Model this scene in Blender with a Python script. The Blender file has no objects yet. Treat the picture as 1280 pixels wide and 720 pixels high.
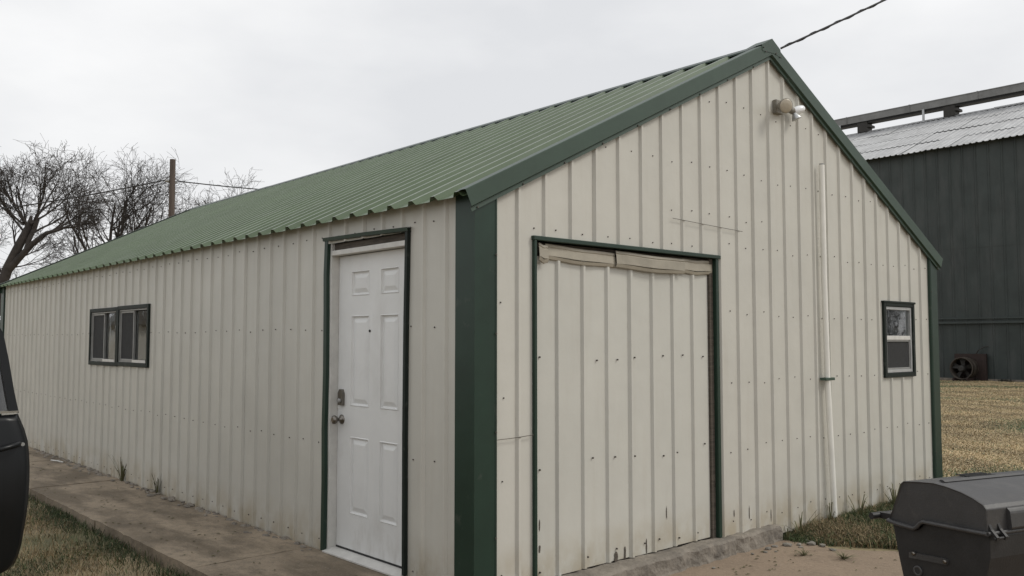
import bpy, bmesh, math, random
import numpy as np
from mathutils import Vector, Matrix

R = math.radians
SC = bpy.context.scene
COL = SC.collection
PI = math.pi

# ------------------------------------------------------------------ camera, sky, sun, exposure
AZ = R(48.3985)                                   # world X axis lies this far right of the view direction
FW = Vector((math.cos(AZ), math.sin(AZ), 0)); RT = Vector((math.sin(AZ), -math.cos(AZ), 0))
CAM = Vector((-3.1906, -3.9120, 1.478))
PITCH = R(3.4367)
cd = bpy.data.cameras.new('camera'); cam = bpy.data.objects.new('camera', cd); COL.objects.link(cam)
cd.sensor_width = 36; cd.lens = 36 * 1099 / 1280; cd.clip_start = 0.05; cd.clip_end = 2000
cam.location = CAM
fwd = (FW * math.cos(PITCH) + Vector((0, 0, 1)) * math.sin(PITCH))
cam.rotation_euler = fwd.to_track_quat('-Z', 'Y').to_euler()
SC.camera = cam

SUN_EL, SUN_AZ = R(46), R(-48)                    # direction towards the veiled sun (azimuth measured from +X)
sun_dir = Vector((math.cos(SUN_EL) * math.cos(SUN_AZ), math.cos(SUN_EL) * math.sin(SUN_AZ), math.sin(SUN_EL)))
world = bpy.data.worlds.new('World'); SC.world = world; world.use_nodes = True
wn, wl = world.node_tree.nodes, world.node_tree.links
wn.clear()
wout = wn.new('ShaderNodeOutputWorld'); bg = wn.new('ShaderNodeBackground')
sky = wn.new('ShaderNodeTexSky'); sky.sky_type = 'NISHITA'; sky.sun_disc = False
sky.sun_elevation = SUN_EL; sky.sun_rotation = PI / 2 - SUN_AZ
sky.dust_density = 4.0
tc = wn.new('ShaderNodeTexCoord'); mp = wn.new('ShaderNodeMapping'); mp.inputs['Scale'].default_value = (1.0, 1.0, 2.6)
ns = wn.new('ShaderNodeTexNoise'); ns.inputs['Scale'].default_value = 2.3; ns.inputs['Detail'].default_value = 6; ns.inputs['Roughness'].default_value = 0.5
cr = wn.new('ShaderNodeValToRGB')
cr.color_ramp.elements[0].position = 0.32; cr.color_ramp.elements[0].color = (7.9, 8.0, 8.2, 1)
cr.color_ramp.elements[1].position = 0.66; cr.color_ramp.elements[1].color = (10.1, 10.1, 10.1, 1)
mx = wn.new('ShaderNodeMix'); mx.data_type = 'RGBA'; mx.inputs[0].default_value = 0.94
bg.inputs['Strength'].default_value = 0.1
wl.new(tc.outputs['Generated'], mp.inputs['Vector']); wl.new(mp.outputs['Vector'], ns.inputs['Vector'])
wl.new(ns.outputs['Fac'], cr.inputs['Fac'])
wl.new(sky.outputs['Color'], mx.inputs[6]); wl.new(cr.outputs['Color'], mx.inputs[7])
wl.new(mx.outputs[2], bg.inputs['Color']); wl.new(bg.outputs['Background'], wout.inputs['Surface'])

sd = bpy.data.lights.new('sun', 'SUN'); sun = bpy.data.objects.new('sun', sd); COL.objects.link(sun)
sd.energy = 1.4; sd.angle = R(16); sd.color = (1.0, 0.965, 0.89)
sun.rotation_euler = sun_dir.to_track_quat('Z', 'Y').to_euler()
SC.view_settings.view_transform = 'Standard'; SC.view_settings.look = 'None'
SC.view_settings.exposure = 0.0; SC.view_settings.gamma = 1.0; SC.view_settings.use_curve_mapping = False

# ------------------------------------------------------------------ materials
def mat(name, col, rough=0.6, metal=0.0, var=0.12, scale=3.0, bump=0.0, bscale=40.0, detail=5, col2=None, objrand=0.0, spec=0.5, coat=0.0, stretch=(1, 1, 1), space='Object'):
    m = bpy.data.materials.new(name); m.use_nodes = True
    nt = m.node_tree; n, l = nt.nodes, nt.links
    b = n['Principled BSDF']
    b.inputs['Roughness'].default_value = rough; b.inputs['Metallic'].default_value = metal
    b.inputs['Specular IOR Level'].default_value = spec; b.inputs['Coat Weight'].default_value = coat
    t = n.new('ShaderNodeTexCoord'); mpn = n.new('ShaderNodeMapping'); mpn.inputs['Scale'].default_value = stretch
    if space == 'World':
        g = n.new('ShaderNodeNewGeometry'); l.new(g.outputs['Position'], mpn.inputs['Vector'])
    else:
        l.new(t.outputs['Object'], mpn.inputs['Vector'])
    nz = n.new('ShaderNodeTexNoise'); nz.inputs['Scale'].default_value = scale; nz.inputs['Detail'].default_value = detail; nz.inputs['Roughness'].default_value = 0.6
    l.new(mpn.outputs['Vector'], nz.inputs['Vector'])
    rp = n.new('ShaderNodeValToRGB'); rp.color_ramp.elements[0].position = 0.3; rp.color_ramp.elements[1].position = 0.7
    c1 = [max(0, c * (1 - var)) for c in col]; c2 = list(col2) if col2 else [c * (1 + var) for c in col]
    rp.color_ramp.elements[0].color = (*c1, 1); rp.color_ramp.elements[1].color = (*c2, 1)
    l.new(nz.outputs['Fac'], rp.inputs['Fac'])
    out = rp.outputs['Color']
    if objrand:
        oi = n.new('ShaderNodeObjectInfo'); mr = n.new('ShaderNodeMapRange')
        mr.inputs['To Min'].default_value = 1 - objrand; mr.inputs['To Max'].default_value = 1 + objrand
        l.new(oi.outputs['Random'], mr.inputs['Value'])
        mm = n.new('ShaderNodeVectorMath'); mm.operation = 'SCALE'
        l.new(out, mm.inputs[0]); l.new(mr.outputs['Result'], mm.inputs['Scale']); out = mm.outputs['Vector']
    l.new(out, b.inputs['Base Color'])
    if bump:
        bn = n.new('ShaderNodeTexNoise'); bn.inputs['Scale'].default_value = bscale; bn.inputs['Detail'].default_value = 6
        l.new(mpn.outputs['Vector'], bn.inputs['Vector'])
        bp = n.new('ShaderNodeBump'); bp.inputs['Strength'].default_value = 1.0; bp.inputs['Distance'].default_value = bump
        l.new(bn.outputs['Fac'], bp.inputs['Height']); l.new(bp.outputs['Normal'], b.inputs['Normal'])
    m['out'] = 0
    return m

def add_layer(m, color, build, strength=1.0):
    """mix a stain colour over the base colour; build(nodes, links) returns a factor socket"""
    n, l = m.node_tree.nodes, m.node_tree.links
    b = n['Principled BSDF']; src = b.inputs['Base Color'].links[0].from_socket
    f = build(n, l)
    x = n.new('ShaderNodeMix'); x.data_type = 'RGBA'; x.inputs[7].default_value = (*color, 1)
    if strength != 1.0:
        k = n.new('ShaderNodeMath'); k.operation = 'MULTIPLY'; k.inputs[1].default_value = strength; l.new(f, k.inputs[0]); f = k.outputs[0]
    l.new(f, x.inputs[0]); l.new(src, x.inputs[6]); l.new(x.outputs[2], b.inputs['Base Color'])

def world_noise(n, l, scale, stretch=(1, 1, 1), detail=5, lo=0.5, hi=0.6, seed=0.0):
    g = n.new('ShaderNodeNewGeometry'); mpn = n.new('ShaderNodeMapping'); mpn.inputs['Scale'].default_value = stretch
    mpn.inputs['Location'].default_value = (seed, seed * 1.7, seed * .3)
    z = n.new('ShaderNodeTexNoise'); z.inputs['Scale'].default_value = scale; z.inputs['Detail'].default_value = detail; z.inputs['Roughness'].default_value = 0.62
    l.new(g.outputs['Position'], mpn.inputs['Vector']); l.new(mpn.outputs['Vector'], z.inputs['Vector'])
    r = n.new('ShaderNodeMapRange'); r.inputs['From Min'].default_value = lo; r.inputs['From Max'].default_value = hi
    l.new(z.outputs['Fac'], r.inputs['Value'])
    return r.outputs['Result']

def low_mask(n, l, z0, z1):
    g = n.new('ShaderNodeNewGeometry'); s = n.new('ShaderNodeSeparateXYZ'); l.new(g.outputs['Position'], s.inputs[0])
    r = n.new('ShaderNodeMapRange'); r.inputs['From Min'].default_value = z1; r.inputs['From Max'].default_value = z0
    l.new(s.outputs['Z'], r.inputs['Value']); return r.outputs['Result']

def mul(n, l, a, b_):
    k = n.new('ShaderNodeMath'); k.operation = 'MULTIPLY'; l.new(a, k.inputs[0]); l.new(b_, k.inputs[1]); return k.outputs[0]

def siding(name, col, objrand=0.025):
    m = mat(name, col, rough=0.42, var=0.05, scale=2.2, bump=0.009, bscale=2.0, detail=6, objrand=objrand, spec=0.35, space='World')
    add_layer(m, (0.36, 0.31, 0.24), lambda n, l: world_noise(n, l, 3.2, (5, 5, 0.35), 6, 0.52, 0.78, 3.0), 0.14)            # rain streaks
    add_layer(m, (0.33, 0.265, 0.16), lambda n, l: mul(n, l, low_mask(n, l, -0.02, 0.30), world_noise(n, l, 5, (1, 1, .7), 6, 0.36, 0.62, 8.0)), 0.8)   # splashed soil
    add_layer(m, (0.10, 0.07, 0.045), lambda n, l: mul(n, l, low_mask(n, l, 0.0, 0.14), world_noise(n, l, 22, (1, 1, .5), 3, 0.64, 0.70, 1.0)), 0.55)   # chips near the ground
    return m

M = {}
M['cream'] = siding('cream_siding', (0.526, 0.513, 0.464))
M['cream_door'] = siding('pale_door_siding', (0.520, 0.513, 0.467))
M['green'] = mat('green_trim', (0.012, 0.032, 0.021), rough=0.42, var=0.15, scale=4, bump=0.0012, bscale=6, spec=0.4, space='World')
add_layer(M['green'], (0.10, 0.105, 0.09), lambda n, l: world_noise(n, l, 9, (1, 1, 1), 6, 0.62, 0.8, 2), 0.5)
M['green_fade'] = mat('faded_green_trim', (0.034, 0.062, 0.043), rough=0.45, var=0.12, scale=3, bump=0.0015, bscale=5, spec=0.45, space='World')
M['roof'] = mat('green_roof_paint', (0.074, 0.108, 0.056), rough=0.33, var=0.12, scale=1.4, bump=0.002, bscale=3, objrand=0.05, spec=0.5, space='World')
add_layer(M['roof'], (0.125, 0.155, 0.11), lambda n, l: world_noise(n, l, 4, (.5, 1.0, .5), 5, 0.45, 0.7, 5), 0.40)
M['dark'] = mat('black_green_trim', (0.010, 0.016, 0.013), rough=0.55, var=0.2, scale=9, spec=0.22, space='World')
add_layer(M['dark'], (0.09, 0.095, 0.085), lambda n, l: world_noise(n, l, 12, (1, 1, 1), 6, 0.60, 0.75, 2), 0.5)
M['white'] = mat('white_paint', (0.72, 0.725, 0.715), rough=0.42, var=0.03, scale=5, bump=0.0006, bscale=60, space='World')
add_layer(M['white'], (0.34, 0.31, 0.26), lambda n, l: mul(n, l, low_mask(n, l, 0.0, 0.5), world_noise(n, l, 9, (1, 1, .4), 5, 0.5, 0.75, 4)), 0.5)
add_layer(M['white'], (0.42, 0.40, 0.36), lambda n, l: world_noise(n, l, 3.5, (1, 1, .6), 8, 0.55, 0.8, 9), 0.30)
M['oldwhite'] = mat('old_white_paint', (0.60, 0.59, 0.56), rough=0.55, var=0.1, scale=12, bump=0.001, bscale=50, space='World')
M['wood'] = mat('weathered_wood', (0.09, 0.075, 0.06), rough=0.85, var=0.4, scale=8, bump=0.003, bscale=30, stretch=(1, 1, 8), space='World')
M['tan'] = mat('tan_flashing', (0.33, 0.30, 0.24), rough=0.5, var=0.14, scale=7, bump=0.004, bscale=6, objrand=0.08, space='World')
M['screw'] = mat('screw_rust', (0.085, 0.075, 0.065), rough=0.6, metal=0.3, var=0.3, scale=30)
M['alu'] = mat('aluminium', (0.50, 0.51, 0.51), rough=0.42, metal=0.6, var=0.1, scale=12)
M['alu_dark'] = mat('dull_aluminium', (0.30, 0.30, 0.29), rough=0.5, metal=0.5, var=0.15, scale=12)
M['steel'] = mat('tarnished_nickel', (0.20, 0.185, 0.165), rough=0.32, metal=1.0, var=0.1, scale=20)
M['galv'] = mat('galvanised', (0.42, 0.43, 0.44), rough=0.48, metal=0.55, var=0.2, scale=2, objrand=0.1, space='World')
M['convey'] = mat('weathered_conveyor', (0.19, 0.19, 0.185), rough=0.55, metal=0.35, var=0.2, scale=2, space='World')
M['black'] = mat('black_rubber', (0.012, 0.012, 0.012), rough=0.6, var=0.2, scale=10)
M['pvc'] = mat('white_pvc', (0.80, 0.785, 0.73), rough=0.4, var=0.06, scale=6, space='World')
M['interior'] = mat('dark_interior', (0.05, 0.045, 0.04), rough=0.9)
M['lampgrey'] = mat('lamp_housing', (0.20, 0.185, 0.155), rough=0.6, var=0.15, scale=30)
M['lampface'] = mat('dusty_lamp_lens', (0.42, 0.37, 0.29), rough=0.35, var=0.1, scale=40)
M['frost'] = mat('frosted_bulb', (0.85, 0.86, 0.88), rough=0.2, var=0.02, scale=10)
M['barn'] = mat('barn_siding', (0.035, 0.045, 0.043), rough=0.5, var=0.2, scale=1.3, detail=8, objrand=0.09, spec=0.4, space='World')
add_layer(M['barn'], (0.075, 0.08, 0.078), lambda n, l: world_noise(n, l, 1.2, (1.5, 2.5, .5), 7, 0.48, 0.75, 11), 0.5)
M['barnroof'] = mat('pale_barn_roof', (0.40, 0.405, 0.41), rough=0.55, metal=0.1, var=0.2, scale=1.6, detail=9, objrand=0.04, space='World')
M['rust'] = mat('rust_plate', (0.026, 0.015, 0.012), rough=0.8, var=0.35, scale=8)
M['fan'] = mat('fan_housing', (0.050, 0.040, 0.031), rough=0.6, metal=0.2, var=0.35, scale=5)
M['fandark'] = mat('fan_blade', (0.035, 0.033, 0.03), rough=0.6, metal=0.3, var=0.2, scale=8)
M['bark'] = mat('bark', (0.048, 0.041, 0.037), rough=0.9, var=0.35, scale=4, bump=0.02, bscale=6, space='World')
M['pole'] = mat('pole_wood', (0.095, 0.074, 0.062), rough=0.9, var=0.3, scale=3, bump=0.006, bscale=12, stretch=(4, 4, .4), space='World')
M['wire'] = mat('black_cable', (0.02, 0.02, 0.022), rough=0.6)
M['car'] = mat('charcoal_car_paint', (0.008, 0.009, 0.010), rough=0.3, var=0.1, scale=5, spec=0.25)
M['chrome'] = mat('chrome', (0.45, 0.45, 0.46), rough=0.2, metal=1.0, var=0.05)
M['tyre'] = mat('tyre', (0.02, 0.02, 0.02), rough=0.85, bump=0.002, bscale=50)
M['grill'] = mat('sooty_grill_enamel', (0.018, 0.0175, 0.0175), rough=0.48, var=0.25, scale=14, bump=0.0006, bscale=120, spec=0.4)
M['grill_lid'] = mat('faded_grill_lid', (0.040, 0.039, 0.039), rough=0.46, var=0.16, scale=9, bump=0.0007, bscale=140, spec=0.5)
add_layer(M['grill_lid'], (0.10, 0.093, 0.082), lambda n, l: world_noise(n, l, 16, (1, 1, 1), 6, 0.52, 0.8, 6), 0.45)
M['brick'] = mat('house_wall', (0.5, 0.48, 0.44), rough=0.8)
M['shingle'] = mat('house_roof', (0.12, 0.11, 0.10), rough=0.9)
M['weed'] = mat('dry_weed', (0.17, 0.135, 0.07), rough=0.8, var=0.4, scale=8, col2=(0.10, 0.12, 0.045))
M['stone'] = mat('rubble_stone', (0.20, 0.185, 0.16), rough=0.9, var=0.25, scale=12, bump=0.006, bscale=40, objrand=0.2)

# window glass: thin clear pane with its own reflections
g = bpy.data.materials.new('window_glass'); g.use_nodes = True
gb = g.node_tree.nodes['Principled BSDF']
gb.inputs['Base Color'].default_value = (0.75, 0.8, 0.8, 1); gb.inputs['Roughness'].default_value = 0.02
gb.inputs['Transmission Weight'].default_value = 1.0; gb.inputs['IOR'].default_value = 1.85
nzg = g.node_tree.nodes.new('ShaderNodeTexNoise'); nzg.inputs['Scale'].default_value = 3.0
bpg = g.node_tree.nodes.new('ShaderNodeBump'); bpg.inputs['Distance'].default_value = 0.0012; bpg.inputs['Strength'].default_value = 0.5
g.node_tree.links.new(nzg.outputs['Fac'], bpg.inputs['Height']); g.node_tree.links.new(bpg.outputs['Normal'], gb.inputs['Normal'])
M['glass'] = g
s = bpy.data.materials.new('insect_screen'); s.use_nodes = True
sb = s.node_tree.nodes['Principled BSDF']; sb.inputs['Base Color'].default_value = (0.035, 0.036, 0.037, 1); sb.inputs['Roughness'].default_value = 0.8
nzs = s.node_tree.nodes.new('ShaderNodeTexNoise'); nzs.inputs['Scale'].default_value = 9; nzs.inputs['Detail'].default_value = 4
rs = s.node_tree.nodes.new('ShaderNodeMapRange'); rs.inputs['To Min'].default_value = 0.62; rs.inputs['To Max'].default_value = 0.86
s.node_tree.links.new(nzs.outputs['Fac'], rs.inputs['Value']); s.node_tree.links.new(rs.outputs['Result'], sb.inputs['Alpha'])
M['screen'] = s

# concrete
M['concrete'] = mat('walk_concrete', (0.30, 0.24, 0.172), rough=0.9, var=0.14, scale=3, detail=9, bump=0.006, bscale=45, objrand=0.05, space='World')
add_layer(M['concrete'], (0.125, 0.097, 0.064), lambda n, l: world_noise(n, l, 1.5, (2.1, .7, 1), 7, 0.42, 0.60, 14.0), 0.85)
add_layer(M['concrete'], (0.10, 0.085, 0.065), lambda n, l: world_noise(n, l, 14, (1, 1, 1), 9, 0.48, 0.70, 2.0), 0.5)
add_layer(M['concrete'], (0.08, 0.068, 0.052), lambda n, l: world_noise(n, l, 85, (1, 1, 1), 3, 0.56, 0.66, 3.0), 0.45)
add_layer(M['concrete'], (0.42, 0.36, 0.28), lambda n, l: world_noise(n, l, 70, (1, 1, 1), 3, 0.60, 0.68, 7.0), 0.4)
M['ledge'] = mat('ledge_concrete', (0.215, 0.19, 0.158), rough=0.92, var=0.28, scale=6, detail=9, bump=0.014, bscale=30, space='World')
add_layer(M['ledge'], (0.09, 0.08, 0.07), lambda n, l: world_noise(n, l, 5, (1, 1, 1), 8, 0.48, 0.66, 5.0), 0.7)
M['dirt'] = mat('packed_dirt', (0.235, 0.178, 0.127), rough=0.95, var=0.12, scale=2.2, detail=9, bump=0.006, bscale=22, space='World')
add_layer(M['dirt'], (0.15, 0.11, 0.08), lambda n, l: world_noise(n, l, 7, (1, 1, 1), 8, 0.55, 0.72, 5.0), 0.5)
add_layer(M['dirt'], (0.09, 0.07, 0.052), lambda n, l: world_noise(n, l, 75, (1, 1, 1), 3, 0.58, 0.66, 3.0), 0.5)
add_layer(M['dirt'], (0.36, 0.30, 0.23), lambda n, l: world_noise(n, l, 60, (1, 1, 1), 3, 0.62, 0.68, 7.0), 0.5)
M['ground'] = mat('dry_lawn', (0.25, 0.20, 0.118), rough=0.95, var=0.3, scale=1.4, detail=10, bump=0.03, bscale=14, space='World', col2=(0.37, 0.295, 0.175))
add_layer(M['ground'], (0.075, 0.085, 0.032), lambda n, l: world_noise(n, l, 0.45, (1, 1, 1), 8, 0.52, 0.64, 21.0), 0.7)
add_layer(M['ground'], (0.09, 0.07, 0.045), lambda n, l: world_noise(n, l, 6, (1, 1, 1), 8, 0.55, 0.7, 1.0), 0.6)

gm = bpy.data.materials.new('grass_blades'); gm.use_nodes = True
gn, gl = gm.node_tree.nodes, gm.node_tree.links
at = gn.new('ShaderNodeAttribute'); at.attribute_name = 'tint'
gl.new(at.outputs['Color'], gn['Principled BSDF'].inputs['Base Color']); gn['Principled BSDF'].inputs['Roughness'].default_value = 0.75
M['blade'] = gm

# ------------------------------------------------------------------ mesh helpers
class MB:
    def __init__(self): self.v = []; self.f = []; self.smooth = []
    def add(self, vs, fs, smooth=False):
        o = len(self.v); self.v += [tuple(p) for p in vs]
        for f in fs: self.f.append(tuple(i + o for i in f)); self.smooth.append(smooth)
        return self
    def box(self, x0, x1, y0, y1, z0, z1, bev=0.0):
        if bev:
            b_ = bmesh.new(); bmesh.ops.create_cube(b_, size=1)
            for q in b_.verts: q.co = Vector(((x0 + x1) / 2 + q.co.x * (x1 - x0), (y0 + y1) / 2 + q.co.y * (y1 - y0), (z0 + z1) / 2 + q.co.z * (z1 - z0)))
            bmesh.ops.bevel(b_, geom=b_.edges[:], offset=bev, segments=1, affect='EDGES')
            b_.verts.index_update()
            self.add([q.co for q in b_.verts], [[w.index for w in f.verts] for f in b_.faces]); b_.free(); return self
        vs = [(x, y, z) for z in (z0, z1) for y in (y0, y1) for x in (x0, x1)]
        return self.add(vs, [(0, 2, 3, 1), (4, 5, 7, 6), (0, 1, 5, 4), (2, 6, 7, 3), (0, 4, 6, 2), (1, 3, 7, 5)])
    def prism(self, poly, fn, a, b, smooth=False):
        """polygon (p,q) swept from a to b; fn(p,q,t) -> xyz"""
        n = len(poly); vs = [fn(p, q, a) for p, q in poly] + [fn(p, q, b) for p, q in poly]
        fs = [tuple(range(n))[::-1], tuple(range(n, 2 * n))]
        self.add(vs, fs)
        self.add(vs, [(i, (i + 1) % n, n + (i + 1) % n, n + i) for i in range(n)], smooth)
        return self
    def tube(self, pts, rad, sides=8, cap=True):
        pts = [Vector(p) for p in pts]; n = len(pts)
        if not hasattr(rad, '__len__'): rad = [rad] * n
        vs = []; ref = None
        for i, p in enumerate(pts):
            d = (pts[min(i + 1, n - 1)] - pts[max(i - 1, 0)])
            d = d.normalized() if d.length > 1e-9 else Vector((0, 0, 1))
            if ref is None: ref = d.orthogonal().normalized()
            ref = (ref - d * ref.dot(d)); ref = ref.normalized() if ref.length > 1e-6 else d.orthogonal().normalized()
            w = d.cross(ref)
            for k in range(sides):
                a = 2 * PI * k / sides; vs.append(p + (ref * math.cos(a) + w * math.sin(a)) * rad[i])
        fs = [(i * sides + k, i * sides + (k + 1) % sides, (i + 1) * sides + (k + 1) % sides, (i + 1) * sides + k) for i in range(n - 1) for k in range(sides)]
        self.add(vs, fs, True)
        if cap: self.add(vs[:sides], [tuple(range(sides))[::-1]]); self.add(vs[-sides:], [tuple(range(sides))])
        return self
    def lathe(self, prof, org, axis, sides=20):
        """prof: (radius, distance along axis)"""
        return self.tube([Vector(org) + Vector(axis).normalized() * d for r_, d in prof], [max(r_, 1e-4) for r_, d in prof], sides) if False else self._lathe(prof, org, axis, sides)
    def _lathe(self, prof, org, axis, sides):
        ax = Vector(axis).normalized(); u = ax.orthogonal().normalized(); w = ax.cross(u); o = Vector(org); vs = []
        for r_, d in prof:
            for k in range(sides):
                a = 2 * PI * k / sides; vs.append(o + ax * d + (u * math.cos(a) + w * math.sin(a)) * r_)
        n = len(prof)
        self.add(vs, [(i * sides + k, i * sides + (k + 1) % sides, (i + 1) * sides + (k + 1) % sides, (i + 1) * sides + k) for i in range(n - 1) for k in range(sides)], True)
        self.add(vs[:sides], [tuple(range(sides))[::-1]]); self.add(vs[-sides:], [tuple(range(sides))])
        return self
    def mesh(self, name):
        me = bpy.data.meshes.new(name); me.from_pydata(self.v, [], self.f)
        me.polygons.foreach_set('use_smooth', self.smooth); me.update(); return me
    def build(self, name, m, parent=None, weld=False, solid=0.0, bevel=0.0, fix=True):
        me = self.mesh(name)
        if weld or fix:
            b_ = bmesh.new(); b_.from_mesh(me)
            if weld: bmesh.ops.remove_doubles(b_, verts=b_.verts, dist=1e-5)
            if fix and not solid: bmesh.ops.recalc_face_normals(b_, faces=b_.faces)
            b_.to_mesh(me); b_.free()
        o = link(name, me, m, parent)
        if solid:
            k = o.modifiers.new('thickness', 'SOLIDIFY'); k.thickness = solid; k.offset = -1
        if bevel:
            k = o.modifiers.new('edges', 'BEVEL'); k.width = bevel; k.segments = 2; k.limit_method = 'ANGLE'; k.angle_limit = R(40)
        return o

def link(name, me, m, parent=None):
    o = bpy.data.objects.new(name, me); COL.objects.link(o)
    if m is not None and me is not None and not me.materials: me.materials.append(m)
    if parent is not None: o.parent = parent
    return o
def tag(o, label=None, cat=None, group=None, kind=None):
    if label: o['label'] = label
    if cat: o['category'] = cat
    if group: o['group'] = group
    if kind: o['kind'] = kind
    return o
def thing(name, label, cat, loc=(0, 0, 0), rz=0.0, group=None):
    o = bpy.data.objects.new(name, None); COL.objects.link(o); o.location = loc; o.rotation_euler = (0, 0, rz); o.empty_display_size = .2
    return tag(o, label, cat, group)

# ------------------------------------------------------------------ ground, yard, walk
GZ = -0.10
me = bpy.data.meshes.new('ground')
me.from_pydata([(-700, -700, GZ), (700, -700, GZ), (700, 700, GZ), (-700, 700, GZ)], [], [(0, 1, 2, 3)])
tag(link('ground', me, M['ground']), kind='structure')

rng = random.Random(5)
edge = [(-9, -9), (2.6, -9), (3.0, -4), (3.4, -2.2), (3.6, -1.5), (3.55, -1.15), (3.4, -.85), (3.2, -.6), (3.1, -.35), (3.12, -.18), (3.1, .02), (-.3, .02), (-.86, .02), (-1.0, -.6), (-1.6, -.9), (-3, -1.0), (-9, -1.1)]
pts = []
for i, p in enumerate(edge):
    q = edge[(i + 1) % len(edge)]; d = math.dist(p, q); n = max(1, int(d / .12)) if d < 4 else max(1, int(d / .6))
    for k in range(n):
        t = k / n; pts.append((p[0] + (q[0] - p[0]) * t + rng.uniform(-.03, .03), p[1] + (q[1] - p[1]) * t + rng.uniform(-.03, .03)))
me = bpy.data.meshes.new('dirt_yard'); me.from_pydata([(x, y, GZ + .008) for x, y in pts], [], [tuple(range(len(pts)))[::-1]])
bmx = bmesh.new(); bmx.from_mesh(me); bmesh.ops.recalc_face_normals(bmx, faces=bmx.faces)
if bmx.faces[:][0].normal.z < 0: bmesh.ops.reverse_faces(bmx, faces=bmx.faces)
bmx.to_mesh(me); bmx.free()
tag(link('dirt_yard', me, M['dirt']), kind='structure')

walk = thing('sidewalk', None, None); walk['kind'] = 'structure'
ys = [-.55, 0.35, 1.84, 3.9, 5.98, 8.1, 10.2, 12.2]
for i in range(len(ys) - 1):
    y0, y1 = ys[i] + .004, ys[i + 1] - .004
    b_ = bmesh.new(); nx, ny = 8, int((y1 - y0) / .1)
    r2 = random.Random(40 + i)
    def P(ix, iy, top):
        x = -.872 + (.872 - .012) * ix / nx; y = y0 + (y1 - y0) * iy / ny
        if ix == 0: x += r2.uniform(-.006, .006)
        return b_.verts.new((x, y, (0.0 + r2.uniform(-.0015, .0015) - (.004 if ix in (0,) else 0)) if top else -.2))
    T = [[P(ix, iy, True) for iy in range(ny + 1)] for ix in range(nx + 1)]
    B = {}
    def bot(ix, iy):
        if (ix, iy) not in B: v = T[ix][iy].co; B[(ix, iy)] = b_.verts.new((v.x, v.y, -.2))
        return B[(ix, iy)]
    for ix in range(nx):
        for iy in range(ny): b_.faces.new((T[ix][iy], T[ix + 1][iy], T[ix + 1][iy + 1], T[ix][iy + 1]))
    for iy in range(ny):
        b_.faces.new((T[0][iy], T[0][iy + 1], bot(0, iy + 1), bot(0, iy))); b_.faces.new((T[nx][iy + 1], T[nx][iy], bot(nx, iy), bot(nx, iy + 1)))
    for ix in range(nx):
        b_.faces.new((T[ix + 1][0], T[ix][0], bot(ix, 0), bot(ix + 1, 0))); b_.faces.new((T[ix][ny], T[ix + 1][ny], bot(ix + 1, ny), bot(ix, ny)))
    me = bpy.data.meshes.new('slab'); b_.to_mesh(me); b_.free()
    o = link('slab', me, M['concrete'], walk); o.location.z = [-.003, 0, .001, -.004, 0, .003, 0][i % 7]

# ------------------------------------------------------------------ the shed
W, L = 6.15, 11.75
RX, RZ, SL = W / 2, 3.885, 0.498                  # ridge, height of the roof pans at the ridge, slope
PITCHR = 0.2286                                   # rib spacing
def roofz(x): return RZ - SL * abs(x - RX)
shed = thing('metal_shed', 'long cream ribbed metal shed with green roof, green trim and white door', 'shed')

def rib_profile(s0, s1, ribs, h=.0175, base=.0225, top=.0095, minor=(), mh=.004):
    pts = [(s0, 0.0)]
    allr = sorted([(r_, h, base, top) for r_ in ribs] + [(r_, mh, .014, .006) for r_ in minor])
    for r_, hh, bb, tt in allr:
        for ds, o in ((-bb, 0), (-tt, hh), (tt, hh), (bb, 0)):
            if s0 + 1e-6 < r_ + ds < s1 - 1e-6: pts.append((r_ + ds, o))
    pts.append((s1, 0.0)); return pts
def interp(pts, s):
    for (a, o1), (b, o2) in zip(pts, pts[1:]):
        if a <= s <= b: return o1 + (o2 - o1) * ((s - a) / (b - a) if b > a else 0)
    return 0.0
def sheet(mb, prof, z0, topf, fn, openings=(), cuts=()):
    ss = sorted(set([round(p[0], 5) for p in prof] + [round(c, 5) for c in cuts if prof[0][0] < c < prof[-1][0]] +
                    [round(e, 5) for op in openings for e in op[:2] if prof[0][0] < e < prof[-1][0]]))
    for a, b in zip(ss, ss[1:]):
        if b - a < 1e-5: continue
        oa, ob, m_ = interp(prof, a), interp(prof, b), (a + b) / 2
        iv = [(z0, None)]
        for (s_0, s_1, zb, zt) in openings:
            if s_0 < m_ < s_1: iv = ([(z0, zb)] if zb > z0 else []) + [(zt, None)]
        for zb, zt in iv:
            ta, tb = (topf(a), topf(b)) if zt is None else (zt, zt)
            mb.add([fn(a, oa, zb), fn(b, ob, zb), fn(b, ob, tb), fn(a, oa, ta)], [(0, 1, 2, 3)])

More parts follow.
